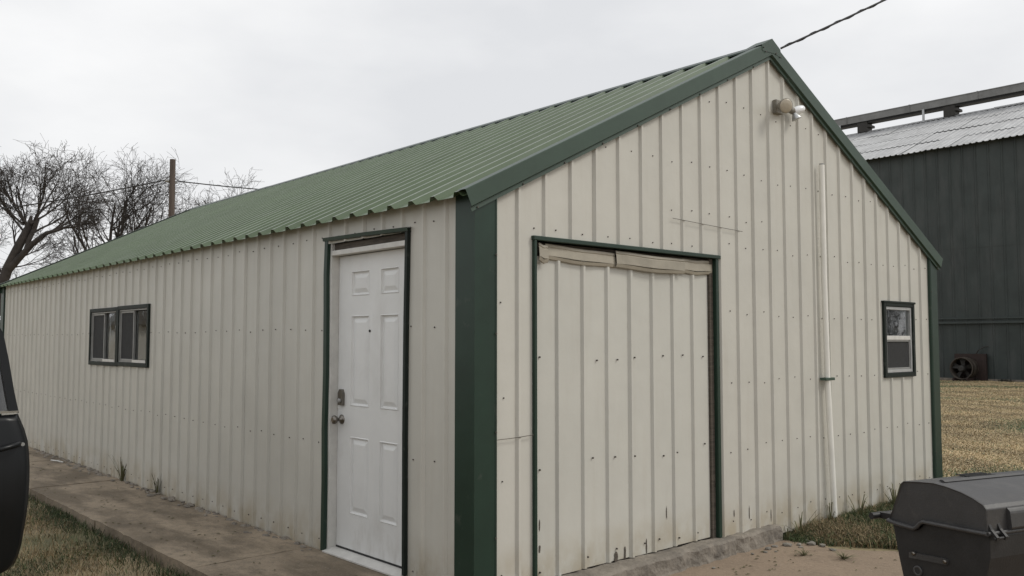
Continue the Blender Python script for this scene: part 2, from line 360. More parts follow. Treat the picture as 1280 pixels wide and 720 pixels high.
rib_x = [.327 + PITCHR * k for k in range(-1, 27)]; rib_x = [x for x in rib_x if .05 < x < W - .05]
rib_y = [.272 + PITCHR * k for k in range(0, 60)]; rib_y = [y for y in rib_y if .05 < y < L - .05]
jit = random.Random(8)
rib_x = [x + jit.uniform(-.004, .004) for x in rib_x]; rib_y = [y + jit.uniform(-.004, .004) for y in rib_y]
gable_fn = lambda s_, o, z: (s_, -o, z)
side_fn = lambda s_, o, z: (-o, s_, z)
gable_open = [(.47, 2.335, -.2, 2.095), (5.02, 5.59, 1.165, 1.815)]
side_open = [(.685, 1.66, -.2, 2.17), (5.27, 6.165, 1.245, 1.81), (6.205, 7.13, 1.245, 1.81)]
def wall(name, s0, s1, ribs, z0, topf, fn, openings, cuts, per=4, flip=False):
    b0 = [s0] + [r_ - .0245 for r_ in ribs[::per]][1:] + [s1]
    for i_, (a, b) in enumerate(zip(b0, b0[1:])):
        up = .0018 * (i_ % 2); fo = lambda s_, o, z, up=up: fn(s_, o + up, z)
        mb = MB(); sheet(mb, rib_profile(a, b + (.004 if up and b < s1 else 0), [r_ for r_ in ribs if a < r_ < b]), z0, topf, fo, openings, cuts)
        o = mb.build(name, M['cream'], shed, weld=True, solid=.0015)
        if flip: o.modifiers[0].offset = 1
gtop = lambda x: roofz(x) - .012
wall('wall_panel', .0, W, rib_x, -.06, gtop, gable_fn, gable_open, [RX])
wall('wall_panel', .0, L, rib_y, -.03, lambda y: roofz(0) - .012, side_fn, side_open, [], flip=True)
wall('wall_panel', .0, L, rib_y, -.06, lambda y: roofz(0) - .012, lambda s_, o, z: (W + o, s_, z), [], [], per=16)
wall('wall_panel', .0, W, rib_x, -.06, gtop, lambda s_, o, z: (s_, L + o, z), [], [RX], per=16, flip=True)

# inner lining keeps the room behind the windows dim
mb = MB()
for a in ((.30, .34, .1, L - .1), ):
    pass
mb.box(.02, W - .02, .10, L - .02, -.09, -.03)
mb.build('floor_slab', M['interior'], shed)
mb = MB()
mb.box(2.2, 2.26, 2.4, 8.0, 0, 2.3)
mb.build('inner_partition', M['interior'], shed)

# roof sheets
roof_ribs = [.0434] + rib_y
for side in (-1, 1):
    b0 = [-.035] + [y - .046 for y in rib_y[::4]][1:] + [L + .05]
    xe = -.10 if side < 0 else W + .10
    for a, b in zip(b0, b0[1:]):
        rb = [r_ for r_ in roof_ribs if a < r_ < b]
        mi = [r_ + PITCHR / 2 for r_ in rb if a + .02 < r_ + PITCHR / 2 < b - .02]
        pr = rib_profile(a, b, rb, h=.029, base=.042, top=.018)
        mb = MB(); nn = Vector((side * SL, 0, 1)).normalized()
        r3 = random.Random(int(a * 100) + side); de = r3.uniform(-.006, .006)
        for (y0, o0), (y1, o1) in zip(pr, pr[1:]):
            q = []
            for y, o, x in ((y0, o0, xe + side * de), (y1, o1, xe + side * de), (y1, o1, RX), (y0, o0, RX)):
                q.append(Vector((x, y, roofz(x))) + nn * o)
            mb.add(q, [(0, 1, 2, 3)])
        o = mb.build('roof_panel', M['roof'], shed, weld=True, solid=.0015)
        o.modifiers[0].offset = 1 if side < 0 else -1
# ridge cap in overlapping lengths
c0 = -.02
k = 0
while c0 < L:
    c1 = min(c0 + 3.05, L + .05); zc = .037 + .0022 * (k % 2); hw = .17
    mb = MB()
    prof = [(-hw - .004, -SL * hw - .014), (-hw, -SL * hw), (-.02, -.012), (0, -.004), (.02, -.012), (hw, -SL * hw), (hw + .004, -SL * hw - .014)]
    for (u0, v0), (u1, v1) in zip(prof, prof[1:]):
        mb.add([(RX + u0, c0, RZ + zc + v0), (RX + u1, c0, RZ + zc + v1), (RX + u1, c1, RZ + zc + v1), (RX + u0, c1, RZ + zc + v0)], [(0, 1, 2, 3)])
    mb.build('ridge_cap', M['green'], shed, weld=True, solid=.0015)
    c0 = c1 - .06 if c1 < L else L + 1; k += 1

# rake trim
for face in (-1, 1):                              # front and back gable
    for side in (-1, 1):
        yb = 0 if face < 0 else L
        prof = [(.0, -.035), (.0, .048), (.004, .052), (.104, .052), (.112, .034), (.118, .034), (.136, .036), (.136, .0225), (.112, .018), (.112, -.002)]
        # (distance below the top line measured square to the slope, distance out from the gable)
        d = Vector((-side * 1.0, 0, SL)).normalized(); nrm = Vector((side * SL, 0, 1)).normalized()
        xe = -.115 if side < 0 else W + .115
        a0 = Vector((xe, 0, roofz(xe) + .040))
        mb = MB(); vs = []
        for nd, out in prof:
            p0 = a0 - nrm * nd
            # run to the ridge plane x = RX
            t = (RX - p0.x) / d.x; p1 = p0 + d * t
            y = yb + face * out
            vs.append(((p0.x, y, p0.z), (p1.x, y, p1.z)))
        for (A0, A1), (B0, B1) in zip(vs[:8], vs[1:8]):
            mb.add([A0, B0, B1, A1], [(0, 1, 2, 3)])
        mb.build('rake_trim', M['green_fade'], shed, weld=True, solid=.0015, fix=True)
# folded piece closing the peak
mb = MB()
zt = RZ + .050
mb.prism([(-.15, -.15 * SL), (0, .006), (.12, -.12 * SL), (.135, -.135 * SL - .06), (.02, -.112), (-.145, -.105 - .02)], lambda p, q, t: (RX + p, t, zt + q), -.0555, -.0535)
mb.add([(RX - .15, -.0555, zt - .15 * SL), (RX, -.0555, zt + .006), (RX, .10, zt + .004), (RX - .15, .10, zt - .15 * SL - .002)], [(0, 1, 2, 3)])
mb.add([(RX, -.0555, zt + .006), (RX + .12, -.0555, zt - .12 * SL), (RX + .12, .10, zt - .12 * SL), (RX, .10, zt + .004)], [(0, 1, 2, 3)])
mb.build('peak_cap', M['green_fade'], shed, fix=False)
# corner trims
def corner(x, y, sx, sy):
    p = .0235
    prof = [(x + sx * .0, y - sy * .158), (x + sx * p, y - sy * .156), (x + sx * p, y + sy * p), (x - sx * .128, y + sy * p), (x - sx * .134, y + sy * (p + .006)), (x - sx * .146, y + sy * p), (x - sx * .148, y)]
    mb = MB(); zt_ = roofz(0) - .02
    for a, b in zip(prof, prof[1:]): mb.add([(*a, -.085), (*b, -.085), (*b, zt_), (*a, zt_)], [(0, 1, 2, 3)])
    mb.build('corner_trim', M['green'], shed, weld=True, solid=.0012)
corner(0, 0, -1, -1); corner(W, 0, 1, -1); corner(0, L, -1, 1); corner(W, L, 1, 1)

# screws: hundreds of two-pixel heads, real but joined
def screw_heads(pts, fn, name):
    mb = MB()
    for s_, z in pts:
        r_ = .0054
        ring = [fn(s_ + r_ * math.cos(a), .001, z + r_ * math.sin(a)) for a in [PI / 3 * k for k in range(6)]]
        rg2 = [fn(s_ + r_ * .7 * math.cos(a), .007, z + r_ * .7 * math.sin(a)) for a in [PI / 3 * k for k in range(6)]]
        mb.add(ring + rg2, [(6, 7, 8, 9, 10, 11)] + [(i, (i + 1) % 6, 6 + (i + 1) % 6, 6 + i) for i in range(6)])
    o = mb.build(name, M['screw'], shed); o['kind'] = 'stuff'
rs_ = random.Random(3)
def inside(s_, z, ops, m_=.05): return any(a - m_ < s_ < b + m_ and c - m_ < z < d + m_ for a, b, c, d in ops)
pt = []
for r_ in rib_x:
    s_ = r_ + PITCHR * .5
    for z in (.12, .655, 1.16, 1.69, 2.205, 2.775, 3.3):
        if z < gtop(s_) - .12 and s_ < W - .16 and not (z == 2.205 and s_ < 2.4) and not inside(s_, z, gable_open): pt.append((s_ + rs_.uniform(-.02, .02), z + rs_.uniform(-.02, .02)))
for r_ in rib_x[1:9]:
    pt.append((r_ + PITCHR * .5 + rs_.uniform(-.02, .02), 2.165 + rs_.uniform(-.008, .008)))
for r_ in rib_x[:13]:
    pt.append((r_ + PITCHR * .5 + rs_.uniform(-.02, .02), 2.42 + rs_.uniform(-.015, .015))) if 6 < rib_x.index(r_) else None
screw_heads(pt, gable_fn, 'screws')
pt = []
for r_ in rib_y:
    s_ = r_ + PITCHR * .5
    for z in (.075, .755, 1.56, 2.22):
        if s_ < L - .2 and not inside(s_, z, side_open): pt.append((s_ + rs_.uniform(-.02, .02), z + rs_.uniform(-.012, .012)))
screw_heads(pt, side_fn, 'screws')

def gable_heads(pts, name='trim_screws'):
    mb = MB()
    for x, y, z in pts: mb._lathe([(.0065, 0), (.005, .006)], (x, y, z), (0, -1, 0), 6)
    o = mb.build(name, M['screw'], shed); o['kind'] = 'stuff'
hp = []
for k in range(9):
    for sg in (-1, 1):
        dx_ = .25 + .355 * k; x = RX + sg * dx_
        hp.append((x, -.0365, RZ + .040 - SL * dx_ - .128 * math.sqrt(1 + SL * SL)))
hp += [(RX - .10, -.0565, RZ - .075), (RX + .05, -.0565, RZ - .058), (RX - .13, -.0565, RZ - .045), (RX + .11, -.0565, RZ - .075)]
hp += [(.132, -.030, z) for z in (.35, .95, 1.52, 1.98)] + [(W - .132, -.030, z) for z in (.35, .95, 1.52, 1.98)]
gable_heads(hp)

# ---- entry door (side wall)
door = MB()
DX = .062; y0, y1, z0, z1 = .776, 1.617, .036, 2.078
# face with six raised panels: grid of quads with real relief
cols = [(.797 + .105, .797 + .105 + .225), (1.617 - .115 - .225 - .01, 1.617 - .115 - .01)]
cols = [(.860, 1.075), (1.210, 1.445)]
rows = [(.285, .815), (1.025, 1.655), (1.79, 1.965)]
def door_face(mb):
    ysn = [y0, cols[0][0], cols[0][1], cols[1][0], cols[1][1], y1]; zsn = [z0] + [z for r_ in rows for z in r_] + [z1]
    for i in range(len(ysn) - 1):
        for j in range(len(zsn) - 1):
            a, b, c, d = ysn[i], ysn[i + 1], zsn[j], zsn[j + 1]
            if i in (1, 3) and j in (1, 3, 5): continue
            mb.add([(DX, a, c), (DX, a, d), (DX, b, d), (DX, b, c)], [(0, 1, 2, 3)])
door_face(door)
door.add([(DX + .044, y0, z0), (DX + .044, y1, z0), (DX + .044, y1, z1), (DX + .044, y0, z1)], [(0, 1, 2, 3)])
for a, b in (((y0, z0), (y1, z0)), ((y1, z0), (y1, z1)), ((y1, z1), (y0, z1)), ((y0, z1), (y0, z0))):
    door.add([(DX, *a), (DX, *b), (DX + .044, *b), (DX + .044, *a)], [(0, 1, 2, 3)])
dr = door.build('door', M['white'], shed, weld=True)
for (a, b) in cols:
    for (c, d) in rows:
        mb = MB(); rings = []
        for off, dx in ((0, 0), (.006, -.004), (.012, .010), (.020, .012), (.050, .0015), (.052, .001)):
            rings.append([(DX + dx, a + off, c + off), (DX + dx, a + off, d - off), (DX + dx, b - off, d - off), (DX + dx, b - off, c + off)])
        for r0, r1 in zip(rings, rings[1:]):
            for k in range(4): mb.add([r0[k], r0[(k + 1) % 4], r1[(k + 1) % 4], r1[k]], [(0, 1, 2, 3)])
        mb.add(rings[-1], [(0, 1, 2, 3)])
        mb.build('panel', M['white'], dr, weld=True)
# lock set
mb = MB(); lk = (DX, 1.553, 1.075)
oct_ = [(math.cos(R(a)) * .032, math.sin(R(a)) * .032) for a in range(0, 360, 45)]
mb.prism([(-.028, -.05), (.028, -.05), (.028, .035), (.012, .062), (-.012, .062), (-.028, .035)], lambda p, q, t: (lk[0] - t, lk[1] + p, lk[2] + q), 0, .024)
lockset = mb.build('deadbolt', M['steel'], dr, bevel=.004)
mb = MB(); mb._lathe([(.017, 0), (.017, .012), (.012, .016)], (lk[0] - .023, lk[1], lk[2] - .018), (-1, 0, 0), 16); mb.build('keyway', M['alu_dark'], lockset)
mb = MB(); mb._lathe([(.034, 0), (.034, .006), (.026, .012), (.012, .018), (.011, .038), (.024, .046), (.031, .058), (.029, .070), (.018, .078)], (DX, 1.558, .925), (-1, 0, 0), 20); mb.build('door_knob', M['steel'], dr)
mb = MB(); mb._lathe([(.009, 0), (.009, .006), (.005, .007)], (DX, 1.205, 1.545), (-1, 0, 0), 12); mb.build('peephole', M['black'], dr)
# frame
for nm, (x0, x1, a, b, c, d) in (('jamb', (.0, .12, 1.621, 1.657, .0, 2.17)), ('jamb', (.060, .12, .703, .772, .0, 2.17)), ('head_jamb', (-.004, .12, .703, 1.621, 2.083, 2.118))):
    mb = MB(); mb.box(x0, x1, a, b, c, d); mb.build(nm, M['oldwhite'], shed, bevel=.003)
mb = MB(); mb.box(.104, .118, .793, 1.621, .036, 2.083); mb.build('door_stop', M['black'], shed)
mb = MB(); mb.prism([(-.03, 0), (-.03, .012), (.03, .030), (.12, .034), (.12, 0)], lambda p, q, t: (p, t, q + .001), .71, 1.652); mb.build('threshold', M['oldwhite'], shed, bevel=.002)
mb = MB(); mb.box(.058, .066, .80, 1.616, .031, .045); mb.build('door_sweep', M['black'], shed)
mb = MB()
for k in range(14):
    a = .705 + k * .067; mb.box(.025, .10, a, a + .067, 2.119 + rng.uniform(0, .006), 2.168)
mb.build('header_board', M['wood'], shed)
# bent green edging round the opening
def strip(name, pts, w, th, m, parent=shed, axis='side'):
    mb = MB()
    for (p, q) in zip(pts, pts[1:]):
        pass
    return mb
mb = MB()
lefty = [(1.690, .01), (1.686, .5), (1.694, .85), (1.684, 1.25), (1.688, 1.7), (1.694, 1.95), (1.680, 2.21)]
for (ya, za), (yb_, zb) in zip(lefty, lefty[1:]):
    mb.add([(-.004, ya, za), (-.004, yb_, zb), (-.026, yb_ - .008, zb), (-.026, ya - .008, za)], [(0, 1, 2, 3)])
    mb.add([(-.026, ya - .008, za), (-.026, yb_ - .008, zb), (-.024, yb_ - .044, zb), (-.024, ya - .044, za)], [(0, 1, 2, 3)])
    mb.add([(-.024, ya - .044, za), (-.024, yb_ - .044, zb), (.01, yb_ - .048, zb), (.01, ya - .048, za)], [(0, 1, 2, 3)])
mb.build('door_edging', M['green'], shed, weld=True, solid=.0015, fix=True)
mb = MB()
righty = [(.650, .03), (.656, .9), (.652, 1.6), (.640, 2.19)]
for (ya, za), (yb_, zb) in zip(righty, righty[1:]):
    mb.add([(-.004, ya, za), (-.004, yb_, zb), (-.026, yb_ + .004, zb), (-.026, ya + .004, za)], [(0, 1, 2, 3)])
    mb.add([(-.026, ya + .004, za), (-.026, yb_ + .004, zb), (-.024, yb_ + .034, zb), (-.024, ya + .034, za)], [(0, 1, 2, 3)])
    mb.add([(-.024, ya + .034, za), (-.024, yb_ + .034, zb), (.01, yb_ + .036, zb), (.01, ya + .036, za)], [(0, 1, 2, 3)])
mb.build('door_edging', M['dark'], shed, weld=True, solid=.0015)
mb = MB()
for (ya, za, yb_, zb) in ((1.696, 2.218, 1.1, 2.209), (1.1, 2.209, .636, 2.196)):
    mb.add([(-.004, ya, za), (-.004, yb_, zb), (-.034, yb_, zb - .004), (-.034, ya, za - .004)], [(0, 1, 2, 3)])
    mb.add([(-.034, ya, za - .004), (-.034, yb_, zb - .004), (-.030, yb_, zb - .026), (-.030, ya, za - .026)], [(0, 1, 2, 3)])
    mb.add([(-.030, ya, za - .026), (-.030, yb_, zb - .026), (.02, yb_, zb - .028), (.02, ya, za - .028)], [(0, 1, 2, 3)])
mb.build('door_edging', M['green'], shed, weld=True, solid=.0015)

# ---- wide ribbed door in the gable
wide = link('wide_door', None, None, shed)
mbs = []
wr = [.69 + .2305 * k for k in range(7)]
bnds = [.497, wr[1] - .025, wr[3] - .025, wr[5] - .025, 2.262]
for i, (a, b) in enumerate(zip(bnds, bnds[1:])):
    mb = MB(); yy = .028 + .0016 * (i % 2)
    sheet(mb, rib_profile(a, b, [r_ for r_ in wr if a < r_ < b]), .033 + .004 * (i % 2), lambda x: 2.0, lambda s_, o, z: (s_, yy - o, z))
    mb.build('door_panel', M['cream_door'], wide, weld=True, solid=.0015)
mb = MB(); mb.box(.48, 2.30, .05, .075, -.02, 2.09); mb.build('door_backing', M['wood'], wide)
mb = MB(); mb.box(2.268, 2.312, .012, .05, .03, 2.09); mb.build('wood_jamb', M['wood'], wide)
rf = random.Random(9)
def flash(a, b, za, zb, tilt, out):
    mb = MB(); n = 14
    prof = [(.0, out), (-.004, out - .002), (-.016, out - .005), (-.021, out - .001), (-.027, out - .006), (-(za - zb) * .8, out - .010), (-(za - zb), out - .004), (-(za - zb) - .004, out + .004)]
    for i in range(n):
        x0_, x1_ = a + (b - a) * i / n, a + (b - a) * (i + 1) / n
        w0, w1 = [.003 * math.sin(11 * x + out * 99) + .0012 * math.sin(31 * x) for x in (x0_, x1_)]
        for (p, o1), (q, o2) in zip(prof, prof[1:]):
            t0, t1 = [tilt * t_ - .010 * math.sin(PI * t_) * (1 if p < -.03 else .3) + .002 * math.sin(9 * t_ + out * 50) for t_ in (i / n, (i + 1) / n)]
            mb.add([(x0_, o1 + w0, za + p + t0), (x0_, o2 + w0, za + q + t0), (x1_, o2 + w1, za + q + t1), (x1_, o1 + w1, za + p + t1)], [(0, 1, 2, 3)])
    mb.build('header_flashing', M['tan'], wide, weld=True, solid=.0012)
flash(.500, .578, 2.080, 1.975, -.012, .000)
flash(.570, 1.215, 2.080, 1.988, -.018, .012)
flash(1.208, 1.945, 2.078, 1.972, -.012, -.002)
flash(1.94, 2.298, 2.070, 1.972, .006, .014)
def edging(x0, x1, z0, z1, yo, m):
    mb = MB(); mb.box(x0, x1, yo, .02, z0, z1); return mb.build('wide_door_edging', m, wide, bevel=.003)
edging(.446, .467, .03, 2.090, -.024, M['green'])
edging(2.308, 2.342, .03, 2.090, -.020, M['green'])
edging(.440, 2.362, 2.092, 2.119, -.027, M['green'])
mb = MB()
for i in range(7):
    for z, dz in ((1.38, .02), (.70, .02), (.10, .03)):
        x = wr[i] + rf.uniform(.02, .14) if i else .53
        z_ = z + rf.uniform(-.03, .03); r_ = .006
        ring = [(x + r_ * math.cos(a), .0265, z_ + r_ * math.sin(a)) for a in [PI / 3 * k for k in range(6)]]; r2_ = [(x + .006 * math.cos(a), .018, z_ + .006 * math.sin(a)) for a in [PI / 3 * k for k in range(6)]]
        mb.add(ring + r2_, [(6, 7, 8, 9, 10, 11)] + [(k, (k + 1) % 6, 6 + (k + 1) % 6, 6 + k) for k in range(6)])
o = mb.build('screws', M['screw'], wide); o['kind'] = 'stuff'
# rusty tears along the foot of the door
mb = MB()
for (x, z, w, h) in ((1.22, .055, .045, .09), (1.31, .06, .018, .13), (1.53, .08, .014, .11), (.53, .36, .012, .07), (.53, .22, .016, .05), (1.75, .28, .010, .10), (2.52, .18, .012, .06), (2.72, .16, .010, .12), (3.02, .10, .012, .12)):
    yy = .0255 if x < 2.3 else -.0025
    poly = [(x + w * .5 * math.cos(a) * rf.uniform(.6, 1.1), z + h * .5 * math.sin(a) * rf.uniform(.7, 1.1)) for a in [2 * PI * k / 11 for k in range(11)]]
    mb = MB(); mb.prism(poly, lambda p, q, t: (p, t, q), yy, yy - .001); mb.build('rust_hole', M['wood'], wide if x < 2.3 else shed)
# creases scratched into the sheet
mb = MB(); mb.tube([(1.795, -.021, 2.350), (2.08, -.022, 2.341), (2.36, -.021, 2.333), (2.66, -.021, 2.325)], .0022, 4); mb.build('scratch', M['wood'], shed)
mb = MB(); mb.tube([(.15, -.021, .905), (.30, -.022, .908), (.437, -.021, .915)], .0022, 4); mb.build('scratch', M['wood'], shed)

# ---- windows
def window_box(mb, fn, a, b, c, d, w, o0, o1):
    """rectangular frame a..b by c..d with member width w between depths o0..o1"""
    for (p, q, r_, t) in ((a, a + w, c, d), (b - w, b, c, d), (a + w, b - w, c, c + w), (a + w, b - w, d - w, d)):
        vs = [fn(s_, o, z) for z in (r_, t) for o in (o0, o1) for s_ in (p, q)]
        mb.add(vs, [(0, 2, 3, 1), (4, 5, 7, 6), (0, 1, 5, 4), (2, 6, 7, 3), (0, 4, 6, 2), (1, 3, 7, 5)])
def slab_(mb, fn, a, b, c, d, o0, o1):
    vs = [fn(s_, o, z) for z in (c, d) for o in (o0, o1) for s_ in (a, b)]
    mb.add(vs, [(0, 2, 3, 1), (4, 5, 7, 6), (0, 1, 5, 4), (2, 6, 7, 3), (0, 4, 6, 2), (1, 3, 7, 5)])
for (a, b) in ((5.22, 6.178), (6.182, 7.172)):
    dz = 0 if a < 6 else .006
    win = link('window', None, None, shed)
    mb = MB(); window_box(mb, side_fn, a, b, 1.205 - dz, 1.856 - dz, .042, -.03, .026); mb.build('window_trim', M['dark'], win, bevel=.004)
    a2, b2, c2, d2 = a + .044, b - .044, 1.249 - dz, 1.812 - dz
    mb = MB(); window_box(mb, side_fn, a2, b2, c2, d2, .014, -.04, .014); fr = mb.build('window_frame', M['alu_dark'], win, bevel=.002)
    mid = (a2 + b2) / 2 + .02
    mb = MB(); window_box(mb, side_fn, mid - .02, b2 - .015, c2 + .015, d2 - .015, .020, -.020, .004); mb.build('sash', M['alu_dark'], win, bevel=.002)
    mb = MB(); slab_(mb, side_fn, a2 + .022, mid, c2 + .022, d2 - .022, -.022, -.026); mb.build('pane', M['glass'], win)
    mb = MB(); slab_(mb, side_fn, mid + .004, b2 - .035, c2 + .035, d2 - .035, -.012, -.016); mb.build('pane', M['glass'], win)
    mb = MB(); slab_(mb, side_fn, mid + .004, b2 - .035, c2 + .035, d2 - .035, -.004, -.005); mb.build('insect_screen', M['screen'], win)
    mb = MB(); slab_(mb, side_fn, a2 + .03, mid - .03, c2 + .001, c2 + .03, .0145, .020); mb.build('sill_track', M['oldwhite'], win)
win = link('window', None, None, shed)
a, b, c, d = 4.978, 5.628, 1.128, 1.852
mb = MB(); window_box(mb, gable_fn, a, b, c, d, .044, -.03, .026); slab_(mb, gable_fn, a - .012, b + .014, d - .012, d + .008, .0, .032); mb.build('window_trim', M['dark'], win, bevel=.004)
a2, b2, c2, d2 = a + .046, b - .046, c + .046, d - .046
mb = MB(); window_box(mb, gable_fn, a2, b2, c2, d2, .028, -.05, .012); mb.build('window_frame', M['alu'], win, bevel=.002)
mb = MB(); slab_(mb, gable_fn, a2 + .028, b2 - .028, 1.487, 1.527, -.03, .008); mb.build('meeting_rail', M['oldwhite'], win, bevel=.003)
mb = MB(); slab_(mb, gable_fn, a2 + .028, b2 - .028, 1.527, d2 - .028, -.012, -.016); mb.build('pane', M['glass'], win)
mb = MB(); slab_(mb, gable_fn, a2 + .028, b2 - .028, c2 + .028, 1.487, -.026, -.030); mb.build('pane', M['glass'], win)
mb = MB(); window_box(mb, gable_fn, a2 + .029, b2 - .029, c2 + .029, 1.486, .016, -.024, .002); mb.build('sash', M['alu_dark'], win, bevel=.002)
mb = MB(); slab_(mb, gable_fn, a2 + .045, b2 - .045, c2 + .045, 1.470, -.006, -.007); mb.build('insect_screen', M['screen'], win)

# ---- broken concrete ledge at the foot of the gable
b_ = bmesh.new(); nx = 60; r4 = random.Random(12)
prof = lambda x: -.15 + (.085) * max(0, min(1, (x - .6) / 2.45))
rows_ = []
for i in range(nx + 1):
    x = -.06 + (3.085 + .06) * i / nx
    yf = prof(x) + r4.uniform(-.010, .010); j = r4.uniform(-.012, .012)
    zt_ = .030 + r4.uniform(-.006, .006)
    if i in (nx, ): x -= .01
    if i in (36, 37, 48): yf += .03
    rows_.append([b_.verts.new(p) for p in ((x, .03, zt_ - .002), (x, yf * .5, zt_), (x + j, yf + .014, zt_ - .003), (x, yf, zt_ - .018), (x - j, yf + r4.uniform(-.01, .006), -.03), (x, yf - .004 + r4.uniform(-.008, .008), -.075), (x, yf - .02, -.14), (x, .03, -.14))])
for r0, r1 in zip(rows_, rows_[1:]):
    for k in range(7): b_.faces.new((r0[k], r1[k], r1[k + 1], r0[k + 1]))
b_.faces.new(rows_[0]); b_.faces.new(rows_[-1][::-1])
bmesh.ops.recalc_face_normals(b_, faces=b_.faces)
me = bpy.data.meshes.new('foundation_ledge'); b_.to_mesh(me); b_.free()
link('foundation_ledge', me, M['ledge'], shed)
# crumbs of mortar along the foot of the side wall
def rock_mesh(seed, sx, sy, sz):
    r_ = random.Random(seed); b2_ = bmesh.new(); bmesh.ops.create_icosphere(b2_, subdivisions=1, radius=1)
    for v in b2_.verts:
        k = r_.uniform(.7, 1.15); v.co = Vector((v.co.x * sx * k, v.co.y * sy * k, v.co.z * sz * k))
    m_ = bpy.data.meshes.new('stone'); b2_.to_mesh(m_); b2_.free(); m_.materials.append(M['stone']); return m_
stones = [rock_mesh(k, .045, .03, .018) for k in range(4)]
spots = [(2.72, -.16, .8), (2.62, -.20, .55), (2.83, -.15, .7), (2.50, -.17, .5), (2.93, -.19, 1.0), (3.02, -.24, .7), (3.16, -.26, .8), (3.10, -.30, 1.1), (3.12, -.38, .9), (2.96, -.29, .5), (1.95, -.22, .5), (3.05, -.50, .7), (2.70, -.24, .35), (3.2, -.2, .6)]
for i, (x, y, sc_) in enumerate(spots):
    o = bpy.data.objects.new('stone', stones[i % 4]); COL.objects.link(o)
    o.location = (x, y, GZ + .008 + .010 * sc_); o.rotation_euler = (0, 0, i * 1.3); o.scale = (sc_,) * 3
    tag(o, 'small grey rubble stone lying by the end of the concrete ledge', 'stone', 'rubble stones by the concrete ledge')
mbw = MB()
for i in range(150):
    y = r4.uniform(1.75, 9.5); x = -.012 - abs(r4.gauss(0, .05)); s_ = r4.uniform(.008, .028) * (1.3 if y > 4 else 1)
    base = [(x + s_ * math.cos(a) * r4.uniform(.6, 1.3), y + 1.7 * s_ * math.sin(a) * r4.uniform(.6, 1.3), .001) for a in [2 * PI * k / 6 for k in range(6)]]
    topv = [(x + (p[0] - x) * .7, y + (p[1] - y) * .7, .004 + s_ * .28) for p in base]
    mbw.add(base + topv, [(6, 7, 8, 9, 10, 11)] + [(k, (k + 1) % 6, 6 + (k + 1) % 6, 6 + k) for k in range(6)])
o = mbw.build('mortar_crumbs', M['ledge']); tag(o, 'crumbled mortar bits along the foot of the shed side wall', 'rubble', kind='stuff')

# ------------------------------------------------------------------ floodlight, pipe, cable
lx, lz = 3.195, 3.405
fl = thing('flood_light', 'twin floodlight with one round lamp and one white bulb high on the gable', 'floodlight', (lx, 0, lz))
mb = MB(); mb.box(-.055, .055, -.045, -.001, -.07, .06, .006); mb._lathe([(.03, 0), (.03, .05)], (0.02, -.04, 0), (0, -1, 0), 12); mb.build('base', M['lampgrey'], fl)
ax = Vector((-.42, -.86, -.25)).normalized()
mb = MB(); o0 = Vector((-.075, -.10, -.02))
mb._lathe([(.022, 0), (.032, .03), (.038, .07), (.060, .11), (.068, .135), (.068, .143)], o0 - ax * .05, ax, 24); hd = mb.build('lamp_head', M['lampgrey'], fl)
mb = MB(); mb._lathe([(.064, 0), (.062, .004), (.05, .010), (.02, .013)], o0 + ax * .0925, ax, 24); mb.build('lens', M['lampface'], hd)
mb = MB(); mb.tube([(.03, -.05, -.005), (.12, -.06, -.005), (.16, -.06, -.01), (.21, -.06, -.012)], [.018, .02, .032, .034], 12); so = mb.build('socket', M['lampgrey'], fl)
ax2 = Vector((.80, -.30, .28)).normalized()
mb = MB(); mb._lathe([(.030, 0), (.036, .02), (.040, .045), (.038, .09), (.032, .115), (.018, .13)], Vector((.205, -.065, -.015)), ax2, 18); mb.build('bulb', M['frost'], so)
mb = MB(); mb._lathe([(.012, 0), (.030, .03), (.046, .065), (.046, .07)], Vector((.20, -.07, -.03)), Vector((.25, -.3, -.9)), 16); mb.build('reflector', M['alu'], so)
fl.scale = (.88, .88, .88)

cp = thing('conduit_pipe', 'tall white plastic pipe strapped upright to the ribbed gable wall', 'pipe', (3.86, 0, 0))
mb = MB(); mb.tube([(-.03, -.05, 3.0), (-.022, -.047, 2.0), (.0, -.047, 1.1), (.035, -.052, .4), (.06, -.055, -.1)], .024, 14); mb.build('pipe', M['pvc'], cp)
mb = MB(); mb.tube([(-.03, -.05, 2.97), (-.03, -.05, 3.012)], .021, 14); mb.build('pipe_end', M['alu_dark'], cp)
mb = MB(); mb.box(-.075, .075, -.076, -.018, 1.140, 1.164, .003); mb.build('strap', M['green_fade'], cp)

def sag(a, b, s_, n=24):
    a, b = Vector(a), Vector(b)
    return [a.lerp(b, t / n) + Vector((0, 0, -4 * s_ * (t / n) * (1 - t / n))) for t in range(n + 1)]
ca, cb = Vector((RX + .17, -.03, 3.905)), Vector((11.39, -4.07, 9.05))
mb = MB(); pth = sag(ca, cb, .16, 90); mb.tube(pth, .009, 6)
tw = []
for i, p in enumerate(sag(ca, cb, .16, 220)): tw.append(p + Vector((math.cos(i * 1.1) * .010, 0, math.sin(i * 1.1) * .010)))
mb.tube(tw, .006, 5)
mb.build('service_cable', M['wire']); tag(bpy.data.objects['service_cable'], 'black twisted cable rising from the shed peak to the right', 'cable')

